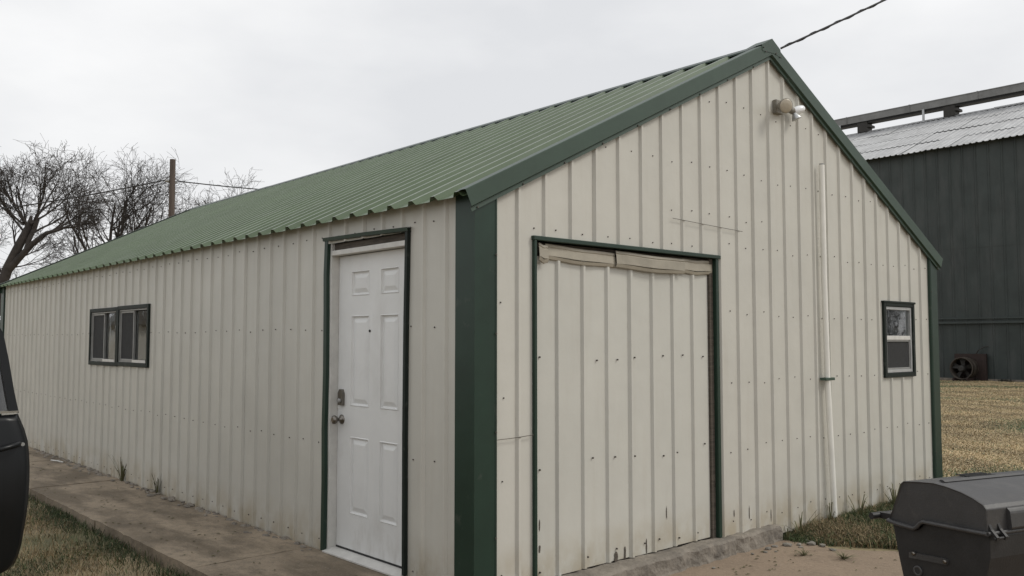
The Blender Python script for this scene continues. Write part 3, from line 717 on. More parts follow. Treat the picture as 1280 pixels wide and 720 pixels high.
# ------------------------------------------------------------------ utility poles and line
def util_pole(loc, h, r_, label):
    t = thing('utility_pole', label, 'pole', loc)
    mb = MB(); mb.tube([(0, 0, -.2), (0, 0, h * .5), (0, 0, h)], [r_ * 1.15, r_ * 1.05, r_ * .92], 14); mb.build('shaft', M['pole'], t)
    mb = MB(); mb._lathe([(.05, 0), (.06, .05), (.035, .09), (.05, .13)], (-.10, 0, h - .75), (-.8, .6, 0), 10); mb.build('insulator', M['alu_dark'], t); mb = MB(); mb._lathe([(.04, 0), (.05, .05), (.03, .09)], (.08, 0, h - .78), (.8, -.6, 0), 10); mb.build('insulator', M['alu_dark'], t)
    mb = MB()
    for k in range(4): mb = MB(); mb.tube([(r_ * RT.x - .02, r_ * RT.y, h - .5 - k * .32), (r_ * RT.x + .06, r_ * RT.y - .06, h - .5 - k * .32)], .018, 6); mb.build('step_bolt', M['alu_dark'], t)
    return t
util_pole((7.93, 26.15, GZ), 7.79, .105, 'bare brown wooden utility pole standing behind the shed roof')
util_pole((11.50, -4.10, GZ), 9.4, .12, 'wooden utility pole carrying the cable from the shed peak')
A = Vector((7.93, 26.15, 0))
def P_px(x, y, dep):
    d = fwd + RT * ((x - 640) / 1099) + (Vector((0, 0, 1)) * math.cos(PITCH) - FW * math.sin(PITCH)) * ((360 - y) / 1099)
    return CAM + d * dep
pa = A + Vector((-.17, .10, 6.98))
mb = MB(); mb.tube(sag(pa, pa - RT * 14 + Vector((0, 0, -1.9)) - FW * 1.0, .35, 30), .022, 5)
o = mb.build('power_line', M['wire']); tag(o, 'thick black line running left from the wooden pole across the trees', 'cable')
mb = MB(); mb.tube(sag(pa - Vector((0, 0, .1)), pa - RT * 14 + Vector((0, 0, -2.7)) - FW * 1.0, .25, 30), .010, 4)
mb.tube([pa + Vector((0, 0, -.05)), pa - RT * .5 + Vector((0, 0, -.5)), pa - RT * 1.0 + Vector((0, 0, -.62)), pa - RT * 1.3 + Vector((0, 0, -.45))], .008, 4)
o = mb.build('power_line', M['wire']); tag(o, 'thin slack wire below the thick line left of the pole', 'cable')
pb = A + Vector((.13, -.08, 6.95))
mb = MB(); mb.tube(sag(pb, pb + RT * 16 + Vector((0, 0, .25)) + FW * .5, .55, 30), .02, 5)
o = mb.build('power_line', M['wire']); tag(o, 'black line running right from the wooden pole behind the green roof', 'cable')
util_pole(tuple(pb + RT * 16.1 + FW * .5 - Vector((0, 0, pb.z - GZ))), 7.9, .11, 'wooden utility pole hidden behind the shed')
util_pole(tuple(pa - RT * 14.1 - FW * 1.0 - Vector((0, 0, pa.z - GZ))), 7.2, .11, 'wooden utility pole left of the bare trees')

# ------------------------------------------------------------------ bare trees
def grow(mb, rnd, p, d, length, rad, level, cfg, sides):
    n = cfg['seg'][level]; pts = [p]; rr = [rad]; dirs = [d]
    step = length / n; end = max(cfg['tip'], rad * cfg['taper'][level])
    for i in range(n):
        wv = cfg['wander'][level]
        d = (d + Vector((rnd.gauss(0, wv), rnd.gauss(0, wv), rnd.gauss(0, wv * .7))) + Vector((0, 0, cfg['lift'][level]))).normalized()
        p = p + d * step; pts.append(p); dirs.append(d); rr.append(rad + (end - rad) * (i + 1) / n)
    mb.tube(pts, rr, sides[level], cap=False)
    if level + 1 >= len(cfg['kids']) + 1 or level >= len(cfg['seg']) - 1: return
    k = cfg['kids'][level]
    for c in range(k):
        t = cfg['from'][level] + (1 - cfg['from'][level]) * (c + rnd.random() * .8) / k
        f_ = t * n; i = min(int(f_), n - 1); q = pts[i].lerp(pts[i + 1], f_ - i); r_ = rr[i] + (rr[i + 1] - rr[i]) * (f_ - i)
        dd = dirs[i + 1]; ax_ = dd.orthogonal().normalized(); ax_.rotate(Matrix.Rotation(rnd.uniform(0, 2 * PI), 3, dd))
        nd = dd.copy(); nd.rotate(Matrix.Rotation(R(rnd.uniform(*cfg['angle'][level])), 3, ax_))
        grow(mb, rnd, q, nd, length * rnd.uniform(*cfg['len'][level]) * (1.1 - .35 * t), max(cfg['tip'], r_ * cfg['rk'][level]), level + 1, cfg, sides)
CFG = dict(seg=[7, 6, 5, 4, 3], kids=[8, 7, 6, 5], tip=.0066, taper=[.35, .35, .4, .5, .8], wander=[.10, .13, .16, .2, .22], lift=[.05, .05, .03, .01, .0],
           angle=[(22, 48), (25, 55), (25, 60), (25, 65)], len=[(.5, .8), (.5, .8), (.5, .8), (.5, .9)], rk=[.6, .6, .6, .65], **{'from': [.22, .2, .2, .15]})
ROT = math.atan2(RT.y, RT.x)
def tree(name, label, loc, trunk, limbs, seed, cfg, group=None, cat='tree'):
    """trunk: [(x, y, z, r)] in the tree's own frame (x to the right of the view); limbs: (start index, direction, length, radius)"""
    t = thing(name, label, cat, loc, ROT, group)
    mb = MB(); mb.tube([p[:3] for p in trunk], [p[3] for p in trunk], 10); mb.build('trunk', M['bark'], t, fix=False)
    rnd = random.Random(seed); mb = MB()
    for (pp, d, ln, rd) in limbs: grow(mb, rnd, Vector(pp), Vector(d).normalized(), ln, rd, 0, cfg, [7, 6, 5, 3, 3])
    mb.build('crown', M['bark'], t, fix=False)
    return t
# leaning pollarded tree at the left edge
rl = random.Random(77)
cfg1 = dict(CFG, kids=[6, 4, 3, 3], lift=[.06, .05, .02, .0, .0], angle=[(14, 36), (18, 45), (22, 55), (25, 65)])
limbs = []
for k in range(11):
    a = R(-62 + 124 * (k + .5) / 11 + rl.uniform(-6, 6)); y = rl.uniform(-.55, .55)
    limbs.append(((2.05 + .25 * math.sin(a), rl.uniform(-.2, .2), 6.75 + rl.uniform(-.35, .25)), (math.sin(a), y, math.cos(a)), rl.uniform(2.0, 2.65) * (1.1 - .15 * abs(a)), .055))
for k in range(4):
    limbs.append(((3.1 + .2 * k, 0, 6.6 + .05 * k), (1 + .2 * k, rl.uniform(-.5, .5), .75 - .25 * k), rl.uniform(1.2, 1.7), .05))
limbs += [((1.2, .1, 4.9), (.9, .4, .25), 1.9, .035), ((.8, -.1, 4.4), (-.9, .3, .8), 2.3, .05), ((.9, 0, 4.6), (-.5, -.5, .9), 2.3, .05), ((1.5, 0, 5.6), (-.5, .5, 1), 2.1, .05), ((1.6, .1, 5.4), (.9, -.5, .15), 1.7, .035)]
base1 = P_px(-25, 432, 40); base1.z = GZ
t1 = tree('bare_tree', 'dark leaning bare tree with forked trunk at the left edge', base1, [(-.1, 0, -.3, .36), (.3, 0, 1.5, .29), (.85, 0, 4.0, .24), (1.15, 0, 4.9, .225), (1.6, 0, 5.9, .20), (2.05, 0, 6.8, .17), (2.15, 0, 7.3, .05)], limbs, 4, cfg1)
mb = MB(); mb.tube([(1.1, 0, 4.7), (1.75, -.1, 5.4), (2.3, -.1, 6.0), (2.9, -.05, 6.5), (3.6, 0, 6.7)], [.17, .15, .13, .10, .05], 9); mb.build('limb', M['bark'], t1)
mb = MB(); mb.tube([(1.95, -.08, 5.6), (2.1, -.1, 6.1), (2.35, -.05, 6.75), (2.5, 0, 7.2)], [.11, .10, .10, .05], 8); mb.build('limb', M['bark'], t1)
# spreading tree in the middle
cfg2 = dict(CFG, kids=[6, 5, 3, 3], lift=[.05, .04, .02, 0, 0], angle=[(20, 42), (22, 50), (25, 60), (25, 65)])
def stems(seed, n, spread, ln, rad, h0, x0=0.0):
    r_ = random.Random(seed); out = []
    for k in range(n):
        a = R(-spread + 2 * spread * (k + .5) / n + r_.uniform(-4, 4))
        out.append(((x0 + .15 * math.sin(a), r_.uniform(-.1, .1), h0 + r_.uniform(-.3, .3)), (math.sin(a), r_.uniform(-.4, .4), math.cos(a)), ln * r_.uniform(.85, 1.1), rad * r_.uniform(.8, 1.1)))
    return out
b2 = P_px(146, 432, 46); b2.z = GZ
tree('bare_tree', 'broad bare tree with spreading stems beside the wooden pole', b2, [(0, 0, -.3, .40), (0, 0, 1.5, .34), (.05, 0, 4.2, .28)], stems(3, 8, 46, 4.7, .12, 4.0), 12, dict(cfg2, kids=[6, 5, 4, 3]))
b3 = P_px(196, 432, 50); b3.z = GZ
tree('bare_tree', 'smaller twiggy bare tree just left of the wooden pole', b3, [(0, 0, -.3, .28), (0, 0, 3.4, .2)], stems(8, 4, 34, 3.3, .07, 3.2), 31, cfg2)
b4 = P_px(272, 432, 56); b4.z = GZ
tree('bare_tree', 'bare tree top rising over the green roof right of the pole', b4, [(0, 0, -.3, .4), (0, 0, 4, .3)], stems(21, 9, 40, 4.8, .12, 3.8), 55, dict(cfg2, kids=[7, 5, 4, 3], tip=.0085, wander=[.16, .16, .18, .2, .22]))
cfg5 = dict(CFG, kids=[5, 4, 3], seg=[5, 4, 4, 3], lift=[.0, -.03, -.03, 0])
for k, (px, dep, ln, lab) in enumerate(((30, 52, 4.6, 'low bare shrub tree low behind the leaning tree'), (-12, 47, 4.2, 'low bare shrub tree at the far left edge'))):
    q = P_px(px, 432, dep); q.z = GZ
    tree('bare_shrub', lab, q, [(0, 0, -.2, .2), (0, 0, 1.0, .16)], stems(60 + k, 9, 62, ln, .09, .9), 70 + k, cfg5, cat='shrub')
# trees and a house outside the frame, where the window panes look
def copy_tree(src, loc, rz, label):
    c = src.copy(); COL.objects.link(c); c.location = loc; c.rotation_euler = (0, 0, rz); c['label'] = label
    for ch in src.children:
        q = ch.copy(); COL.objects.link(q); q.parent = c
    return c
for k, (x, y) in enumerate(((41.5, -16.9),)):
    copy_tree(bpy.data.objects['bare_shrub'], (x, y, GZ), 1.3 * k, 'bare shrub opposite the gable window, outside the picture')
copy_tree(t1, (37, -13, GZ), 1.0, 'bare tree opposite the gable window, outside the picture')
copy_tree(t1, (44, -20, GZ), 2.6, 'bare tree farther out opposite the gable window, outside the picture')
copy_tree(t1, (-19, 52, GZ), .4, 'bare tree behind the house opposite the side window')
house = thing('neighbour_house', 'low pale house with dark gabled roof opposite the side windows, outside the picture', 'house', (-17.5, 44, GZ), R(-15))
mb = MB(); mb.box(-5, 5, -3.5, 3.5, 0, 2.4); mb.build('wall', M['brick'], house)
mb = MB(); mb.prism([(-4.0, 2.4), (4.0, 2.4), (0, 3.5)], lambda p, q, t: (t, p, q), -5.4, 5.4); mb.build('roof', M['shingle'], house)
for x in (-3, 0.2, 3):
    mb = MB(); mb.box(x - .5, x + .5, -3.53, -3.49, .9, 2.0); mb.build('window', M['black'], house)

# ------------------------------------------------------------------ dark barn on the right
BX, BE = 33.57, 9.24
barn = thing('dark_barn', 'tall dark metal barn with pale grey ribbed roof on the right', 'barn', (BX, 0, GZ))
def barn_mesh(name, m, w, zt_, zb):
    mb = MB(); pr = rib_profile(0, w, [.06, .06 + .49], h=.03, base=.05, top=.02)
    sheet(mb, pr, zb, lambda s_: zt_, lambda s_, o, z: (-o, s_, z))
    me_ = mb.mesh(name); me_.materials.append(m); return me_
lo_me, hi_me = barn_mesh('wall_panel', M['barn'], .978, 5.35, .02), barn_mesh('wall_panel', M['barn'], .978, 9.45, 5.27)
yb = -6
while yb < 32:
    o = link('wall_panel', lo_me, None, barn); o.location = (0, yb, 0)
    o = link('wall_panel', hi_me, None, barn); o.location = (-.012, yb, 0)
    yb += .98
mb = MB(); mb.box(.08, 14, -6, 32, -.1, 9.35); mb.build('core_wall', M['barn'], barn)
rs0, rdx, rdz = (-.35, BE + .02), 7.35, 3.06
rme = []
for j in range(4):
    mb = MB(); prr = rib_profile(0, .978, [.10, .345, .59, .835], h=.032, base=.06, top=.025)
    for (ya, oa), (yb_, ob) in zip(prr, prr[1:]):
        def rp_(y, o, t, up): return (rs0[0] + rdx * t, y, rs0[1] + .08 + rdz * t + o + up)
        t0, t1_ = j / 4 - (.01 if j else 0), (j + 1) / 4
        mb.add([rp_(ya, oa, t0, .028), rp_(yb_, ob, t0, .028), rp_(yb_, ob, t1_, 0), rp_(ya, oa, t1_, 0)], [(0, 1, 2, 3)])
    m_ = mb.mesh('roof_panel'); m_.materials.append(M['barnroof']); rme.append(m_)
rr_ = random.Random(2); yb = -6
while yb < 32:
    for j in range(4):
        o = link('roof_panel', rme[j], None, barn); o.location = (rr_.uniform(-.05, .03), yb, rr_.uniform(-.008, .008)); k_ = o.modifiers.new('thickness', 'SOLIDIFY'); k_.thickness = .01
    yb += .98
mb = MB(); mb.prism([(7.05, BE + .1 + rdz + .02), (14.4, BE + .1), (14.4, BE), (7.05, BE + rdz)], lambda p, q, t: (p, t, q), -6, 32); mb.build('roof_panel', M['barnroof'], barn)
rr_ = random.Random(4); yb = -6
while yb < 32:
    mb = MB(); z_ = BE + rdz + .17 + rr_.uniform(-.02, .02)
    mb.prism([(6.7, z_ - .14), (7.0, z_), (7.3, z_ - .14), (7.0, z_ - .05)], lambda p, q, t: (p, t, q), yb, yb + 1.9); mb.build('ridge_cap', M['barnroof'], barn); yb += 1.94
mb = MB(); mb.box(-.16, -.06, -6, 32, 2.26, 2.34); mb.box(-.11, -.06, -6, 32, 2.44, 2.50); mb.build('girt_rail', M['barn'], barn)
mb = MB(); mb.box(-.10, -.02, -6, 32, -.05, .09); mb.build('base_strip', M['ledge'], barn)
# conveyor along the ridge
cv = thing('roof_conveyor', 'long grey covered conveyor raised on stands along the barn ridge', 'conveyor', (BX + 7, 0, 0))
mb = MB(); mb.box(-.32, .32, -6, 32, 12.83, 13.16); mb.box(-.34, .34, -6, 32, 13.16, 13.20); mb.build('trough', M['convey'], cv)
mb = MB(); mb.box(-.22, .22, -6, 32, 12.72, 12.83); mb.build('return_pan', M['black'], cv)
for y in (-2.5, 1.2, 4.9, 8.6, 13.4, 17.75, 22, 26, 30):
    mb = MB(); mb.box(-.26, .26, y - .32, y + .22, 12.28, 12.80); mb.box(-.3, .3, y - .45, y - .32, 12.5, 12.62); mb.build('gate_box', M['fandark'], cv)
    mb = MB(); mb.box(-.34, -.28, y + 1.10, y + 1.20, 12.2, 12.84); mb.build('stand', M['galv'], cv)
for y in (0, 3.1, 6.2, 9.3, 12.0, 15.2, 18.5, 22, 26):
    mb = MB(); mb.box(-.35, .35, y, y + .05, 12.82, 13.215); mb.build('joint_flange', M['convey'], cv)
for y in (6.5, 11.8, 16.8):
    mb = MB(); mb.box(-.06, .06, y, y + .2, 13.2, 13.28); mb.build('lid_clip', M['galv'], cv)
# aeration fan at the foot of the barn
fan = thing('aeration_fan', 'rusty round aeration fan on a red plate at the foot of the dark barn', 'fan', (BX, 10.06, GZ))
mb = MB(); mb.box(-.24, -.12, -.58, .60, .02, 1.07); mb.build('back_plate', M['rust'], fan)
mb = MB(); sd_ = 28
def ring(x, r_): return [(x, r_ * math.cos(2 * PI * k / sd_) + .10, .50 + r_ * math.sin(2 * PI * k / sd_)) for k in range(sd_)]
prf = [(-.24, .41), (-.50, .41), (-.52, .44), (-.56, .44), (-.58, .41), (-.84, .41), (-.87, .435), (-.90, .435), (-.90, .40), (-.26, .385)]
vs = [p for x, r_ in prf for p in ring(x, r_)]
mb.add(vs, [(i * sd_ + k, i * sd_ + (k + 1) % sd_, (i + 1) * sd_ + (k + 1) % sd_, (i + 1) * sd_ + k) for i in range(len(prf) - 1) for k in range(sd_)], True)
mb.build('housing', M['fan'], fan)
mb = MB(); mb._lathe([(.13, 0), (.13, .30), (.09, .34)], (-.6, .10, .50), (-1, 0, 0), 16); mb.build('motor', M['fandark'], fan)
for k in range(5):
    a = 2 * PI * k / 5 + .3; mb = MB(); ca_, sa_ = math.cos(a), math.sin(a)
    loc = lambda rr__, w, x: (x, .10 + rr__ * ca_ - w * sa_, .50 + rr__ * sa_ + w * ca_)
    mb.add([loc(.12, -.05, -.72), loc(.37, -.10, -.76), loc(.37, .10, -.66), loc(.12, .05, -.68), loc(.12, -.05, -.71), loc(.37, -.10, -.75), loc(.37, .10, -.65), loc(.12, .05, -.67)], [(0, 1, 2, 3), (7, 6, 5, 4), (0, 4, 5, 1), (1, 5, 6, 2), (2, 6, 7, 3), (3, 7, 4, 0)])
    mb.build('blade', M['fandark'], fan)
mb = MB(); mb.tube([(-.2, -.2, 1.05), (-.3, -.32, 1.2), (-.2, -.5, 1.33), (-.1, -.62, 1.36)], .022, 6); mb.build('power_lead', M['fandark'], fan)
for sgn in (-1, 1):
    mb = MB(); mb.box(-1.05, -.3, .10 + sgn * .25 - .03, .10 + sgn * .25 + .03, .0, .14); mb.build('foot', M['rust'], fan)

# ------------------------------------------------------------------ car with its rear door swung open
car = thing('parked_car', 'charcoal car at the left edge with its door swung open', 'car', (-3.95, 1.2, GZ))
# body: lofted sections along y (front towards -y), local x = -.95 .. .95
stn = [(-2.35, .42, .70, .80, .60), (-2.2, .30, .86, .86, .66), (-1.5, .26, .98, .93, .80), (-.95, .25, 1.06, .95, .86), (-.35, .25, 1.62, .95, .66), (.4, .25, 1.74, .95, .68), (1.4, .25, 1.73, .95, .68), (2.1, .27, 1.55, .93, .66), (2.4, .36, 1.12, .88, .72)]
mb = MB(); vs = []; nr = 12
for (y, zb, zt_, hw, tw_) in stn:
    bl = min(zt_ - .02, 1.06)
    ringp = [(-hw * .9, zb), (-hw, zb + .2), (-hw, bl - .12), (-hw * .97, bl), (-tw_ - .02, zt_ - .05), (-tw_ + .12, zt_), (tw_ - .12, zt_), (tw_ + .02, zt_ - .05), (hw * .97, bl), (hw, bl - .12), (hw, zb + .2), (hw * .9, zb)]
    vs += [(x, y, z) for x, z in ringp]
mb.add(vs, [(i * nr + k, i * nr + (k + 1) % nr, (i + 1) * nr + (k + 1) % nr, (i + 1) * nr + k) for i in range(len(stn) - 1) for k in range(nr)], True)
mb.add(vs[:nr], [tuple(range(nr))]); mb.add(vs[-nr:], [tuple(range(nr))])
mb.build('body', M['car'], car)
for x in (-.86, .86):
    for y in (-1.45, 1.5):
        mb = MB(); mb._lathe([(.22, -.10), (.33, -.11), (.355, -.08), (.355, .08), (.33, .11), (.22, .10)], (x, y, .355), (1, 0, 0), 24); wh = mb.build('wheel', M['tyre'], car)
        mb = MB(); mb._lathe([(.21, -.115), (.20, -.05), (.06, -.10), (.06, .10), (.20, .05), (.21, .115)], (x, y, .355), (1, 0, 0), 18); mb.build('rim', M['alu'], wh)
for x in (-.62, .62):
    mb = MB(); mb.box(x - .16, x + .16, -2.34, -2.24, .62, .78, .02); mb.build('headlight', M['frost'], car)
# the open door, outer skin towards the camera (world coordinates minus the car's)
cx, cy, cz = car.location
def dp(x, y, z): return (x - cx, y - cy, z - cz)
YD = 1.45
lower = [(1.084, -2.006), (1.045, -1.992), (1.005, -1.977), (.94, -1.960), (.874, -1.953), (.80, -1.949), (.723, -1.949), (.64, -1.951), (.552, -1.956), (.46, -1.963), (.383, -1.971), (.33, -1.981), (.281, -1.997), (.256, -2.018), (.242, -2.045), (.235, -2.10)]
def bulge(z): return -.055 * math.sin(PI * min(1, max(0, (z - .20) / .92))) ** .8 + (.012 if z < .50 else 0)
mb = MB(); nxd = 10; vs = []
for z, xe in lower:
    for i in range(nxd + 1):
        t = i / nxd; x = -3.0 + (xe + 3.0) * (1 - (1 - t) ** 1.6)
        vs.append(dp(x, YD + bulge(z) + .022 * max(0, (t - .9) / .1) ** 2, z - (.015 * (1 - t) if z > 1.05 else 0)))
nz_ = len(lower)
mb.add(vs, [(j * (nxd + 1) + i, j * (nxd + 1) + i + 1, (j + 1) * (nxd + 1) + i + 1, (j + 1) * (nxd + 1) + i) for j in range(nz_ - 1) for i in range(nxd)], True)
cdoor = mb.build('door', M['car'], car, solid=.0, fix=True)
kk = cdoor.modifiers.new('thickness', 'SOLIDIFY'); kk.thickness = .075; kk.offset = 1
for v in cdoor.data.polygons[:1]:
    if v.normal.y < 0: kk.offset = -1
outer = [(-2.006, 1.088), (-2.029, 1.202), (-2.057, 1.375), (-2.085, 1.52), (-2.125, 1.59), (-2.20, 1.635), (-2.40, 1.665), (-2.95, 1.67), (-3.0, 1.07)]
inner = [(-2.052, 1.098), (-2.072, 1.21), (-2.098, 1.37), (-2.122, 1.48), (-2.155, 1.54), (-2.225, 1.58), (-2.41, 1.61), (-2.90, 1.61), (-2.95, 1.075)]
mb = MB(); n = len(outer)
lean = lambda z: YD + .0 + .10 * max(0, z - 1.08)
F_ = [dp(x, lean(z) - .012, z) for x, z in outer] + [dp(x, lean(z) - .012, z) for x, z in inner]
Bk = [dp(x, lean(z) + .045, z) for x, z in outer] + [dp(x, lean(z) + .045, z) for x, z in inner]
mb.add(F_ + Bk, [(i, i + 1, n + i + 1, n + i) for i in range(n - 1)] + [(2 * n + i + 1, 2 * n + i, 3 * n + i, 3 * n + i + 1) for i in range(n - 1)] + [(i + 1, i, 2 * n + i, 2 * n + i + 1) for i in range(n - 1)] + [(n + i, n + i + 1, 3 * n + i + 1, 3 * n + i) for i in range(n - 1)])
mb.build('window_frame', M['car'], cdoor)
mb = MB(); P0_ = [dp(x, lean(z) + .010, z) for x, z in inner]; P1_ = [dp(x, lean(z) + .014, z) for x, z in inner]
mb.add(P0_ + P1_, [tuple(range(n)), tuple(range(2 * n - 1, n - 1, -1))] + [(i, (i + 1) % n, n + (i + 1) % n, n + i) for i in range(n)])
tint = M['glass'].copy(); tint.name = 'tinted_glass'; tint.node_tree.nodes['Principled BSDF'].inputs['Base Color'].default_value = (.06, .065, .07, 1); M['tint'] = tint
mb.build('pane', tint, cdoor)
mb = MB()
for (xa, za, xb_, zb) in ((-3.0, 1.066, -2.012, 1.092),):
    mb.add([dp(xa, YD - .022, za), dp(xb_, YD - .020, zb), dp(xb_, YD - .020, zb + .008), dp(xa, YD - .022, za + .008), dp(xa, YD + .01, za), dp(xb_, YD + .01, zb), dp(xb_, YD + .01, zb + .012), dp(xa, YD + .01, za + .012)], [(0, 1, 2, 3), (7, 6, 5, 4), (0, 4, 5, 1), (3, 2, 6, 7), (1, 5, 6, 2), (0, 3, 7, 4)])
mb.build('belt_moulding', M['lampgrey'], cdoor)
mb = MB(); hz = .925
mb.tube([dp(-2.20, YD - .055, hz - .028), dp(-2.185, YD - .085, hz - .026), dp(-2.10, YD - .090, hz - .016), dp(-2.025, YD - .082, hz + .0), dp(-2.008, YD - .052, hz + .004)], [.010, .013, .014, .014, .011], 10); mb.build('handle', M['car'], cdoor)
mb = MB(); mb._lathe([(.010, 0), (.010, .005)], dp(-1.992, YD - .050, hz - .002), (0, -1, 0), 10); mb.build('key_lock', M['alu_dark'], cdoor)

# ------------------------------------------------------------------ barbecue grill
GE = Vector((.28571, .95832, 0)); GLx = Vector((.95832, -.28571, 0)); G0 = Vector((-.0178, -2.7320, 0))
grill = thing('barbecue_grill', 'sooty black barbecue grill with closed faded lid in front of the gable', 'grill', (G0.x, G0.y, GZ))
def gp(u, z, t): q = GE * u + GLx * t; return (q.x, q.y, z - GZ)
GLN = .66
lidp = [(0, .832), (0.0, .912), (.012, .925), (.05, .942), (.096, .956), (.159, .967), (.209, .971), (.277, .966), (.340, .958), (.350, .950), (.376, .884), (.408, .808), (.400, .803), (.292, .796), (.276, .806), (.262, .822), (.247, .829), (.1, .831)]
mb = MB()
secs = [(0.0, 1.0), (.012, 1.0)]
def lid_ring(t, inset):
    cu, czz = .2, .86; out = []
    for u, z in lidp:
        if z > .84: out.append(gp(u + (cu - u) * inset, z + (czz - z) * inset, t))
        else: out.append(gp(u + (cu - u) * inset * .5, z, t))
    return out
rings = [lid_ring(0.010, .035), lid_ring(0.003, .012), lid_ring(0.0, 0.0) if False else lid_ring(.010, 0.0), lid_ring(GLN - .010, 0), lid_ring(GLN, .03)]
n = len(lidp); vs = sum(rings, [])
fs = [(i * n + k, i * n + (k + 1) % n, (i + 1) * n + (k + 1) % n, (i + 1) * n + k) for i in range(len(rings) - 1) for k in range(n)]
mb.add(vs, fs + [tuple(range(n))[::-1], tuple(range((len(rings) - 1) * n, len(rings) * n))])
lid = mb.build('lid', M['grill_lid'], grill, weld=True, bevel=.003)
# rolled rim along the lid's lower edge
rimp = [(-.004, .832), (.1, .829), (.247, .827), (.262, .820), (.276, .804), (.292, .794), (.350, .797), (.408, .803)]
mb = MB(); mb.tube([gp(u, z, -.002) for u, z in rimp], .0075, 8); mb.tube([gp(-.004, .832, 0), gp(-.004, .832, GLN)], .0075, 8); mb.tube([gp(.410, .803, 0), gp(.410, .803, GLN)], .0075, 8); mb.build('rim', M['grill_lid'], lid)
bodyp = [(-.004, .826), (.243, .820), (.258, .813), (.272, .798), (.290, .787), (.396, .795), (.372, .68), (.352, .60), (.325, .50), (.09, .47), (.045, .56), (.020, .66), (-.004, .75)]
mb = MB(); mb.prism(bodyp, gp, .012, GLN - .012); mb.build('firebox', M['grill'], grill, bevel=.006)
# bulging back panel with hinge lugs
for t in (.012, .056, .50, .545):
    mb = MB(); mb.prism([(.0, .862), (-.008, .846), (-.030, .824), (-.028, .812), (.0, .814)], gp, t, t + .012); mb.build('hinge_lug', M['grill'], lid)
for t in (.006, .494):
    mb = MB(); mb.tube([gp(-.022, .819, t), gp(-.022, .819, t + .070)], .005, 8); mb.build('hinge_pin', M['grill'], lid)
mb = MB(); mb.prism([(.402, .822), (.49, .819), (.494, .807), (.488, .796), (.402, .800)], gp, .03, .052); mb.build('handle_bracket', M['grill'], lid, bevel=.002)
mb = MB(); mb.prism([(.402, .822), (.49, .819), (.494, .807), (.488, .796), (.402, .800)], gp, GLN - .06, GLN - .038); mb.build('handle_bracket', M['grill'], lid, bevel=.002)
mb = MB(); mb.tube([gp(.478, .8075, -.01), gp(.478, .8075, GLN + .01)], .0125, 12); mb.build('handle', M['grill'], lid)
mb = MB(); mb.prism([(.004, .915), (-.012, .900), (-.018, .848), (-.014, .838), (.004, .838)], gp, .105, .47); mb.build('lid_back_boss', M['grill_lid'], lid, bevel=.008)
mb = MB(); mb._lathe([(.006, 0), (.006, .006), (.003, .008)], gp(.415, .826, .03), (0, 0, 1), 8); mb.build('bolt', M['steel'], lid)
mb = MB(); mb.prism([(.195, .9725), (.204, .9785), (.214, .9785), (.222, .9725)], gp, .05, GLN - .05); mb.build('lid_seam', M['grill_lid'], lid)
for k in range(4):
    mb = MB(); mb.prism([(.255 + .018 * k, .9665), (.255 + .018 * k, .971), (.265 + .018 * k, .970), (.265 + .018 * k, .9665)], gp, .26, .40); mb.build('vent_slot', M['black'], lid)
mb = MB(); mb.prism([(.322, .703), (.322, .683), (.165, .692), (.158, .698), (.158, .708), (.165, .713)], gp, .006, .013); br = mb.build('bracket', M['grill_lid'], grill, bevel=.002)
for u, z in ((.300, .703), (.168, .703)):
    mb = MB(); mb._lathe([(.008, 0), (.008, .005), (.004, .008)], gp(u, z, .006), tuple(-GLx), 10); mb.build('bolt', M['steel'], br)
mb = MB()
for r0_, r1_, t in ((.011, .019, .009),):
    sdv = 16; e1, e2 = GE, Vector((0, 0, 1)); cc = Vector(gp(.288, .642, t))
    vs = [cc + e1 * (r_ * math.cos(2 * PI * k / sdv)) + e2 * (r_ * math.sin(2 * PI * k / sdv)) + GLx * dd for r_, dd in ((r0_, .003), (r0_, -.002), (r1_, -.002), (r1_, .003)) for k in range(sdv)]
    mb.add(vs, [(i * sdv + k, i * sdv + (k + 1) % sdv, (i + 1) * sdv + (k + 1) % sdv, (i + 1) * sdv + k) for i in range(3) for k in range(sdv)], True)
mb.build('drain_ring', M['grill_lid'], grill)
mb = MB(); mb._lathe([(.0105, 0), (.0105, .002)], gp(.288, .642, .0095), tuple(-GLx), 14); mb.build('drain_hole', M['black'], grill)
for u in (.06, .31):
    for t in (.06, GLN - .06):
        mb = MB(); mb.prism([(u - .015, .5), (u + .015, .5), (u + .015, GZ + .012), (u - .015, GZ + .012)], gp, t - .015, t + .015); mb.build('leg', M['grill'], grill)
mb = MB(); mb.prism([(.03, .12), (.34, .12), (.34, .10), (.03, .10)], gp, .04, GLN - .04); mb.build('shelf', M['grill'], grill)

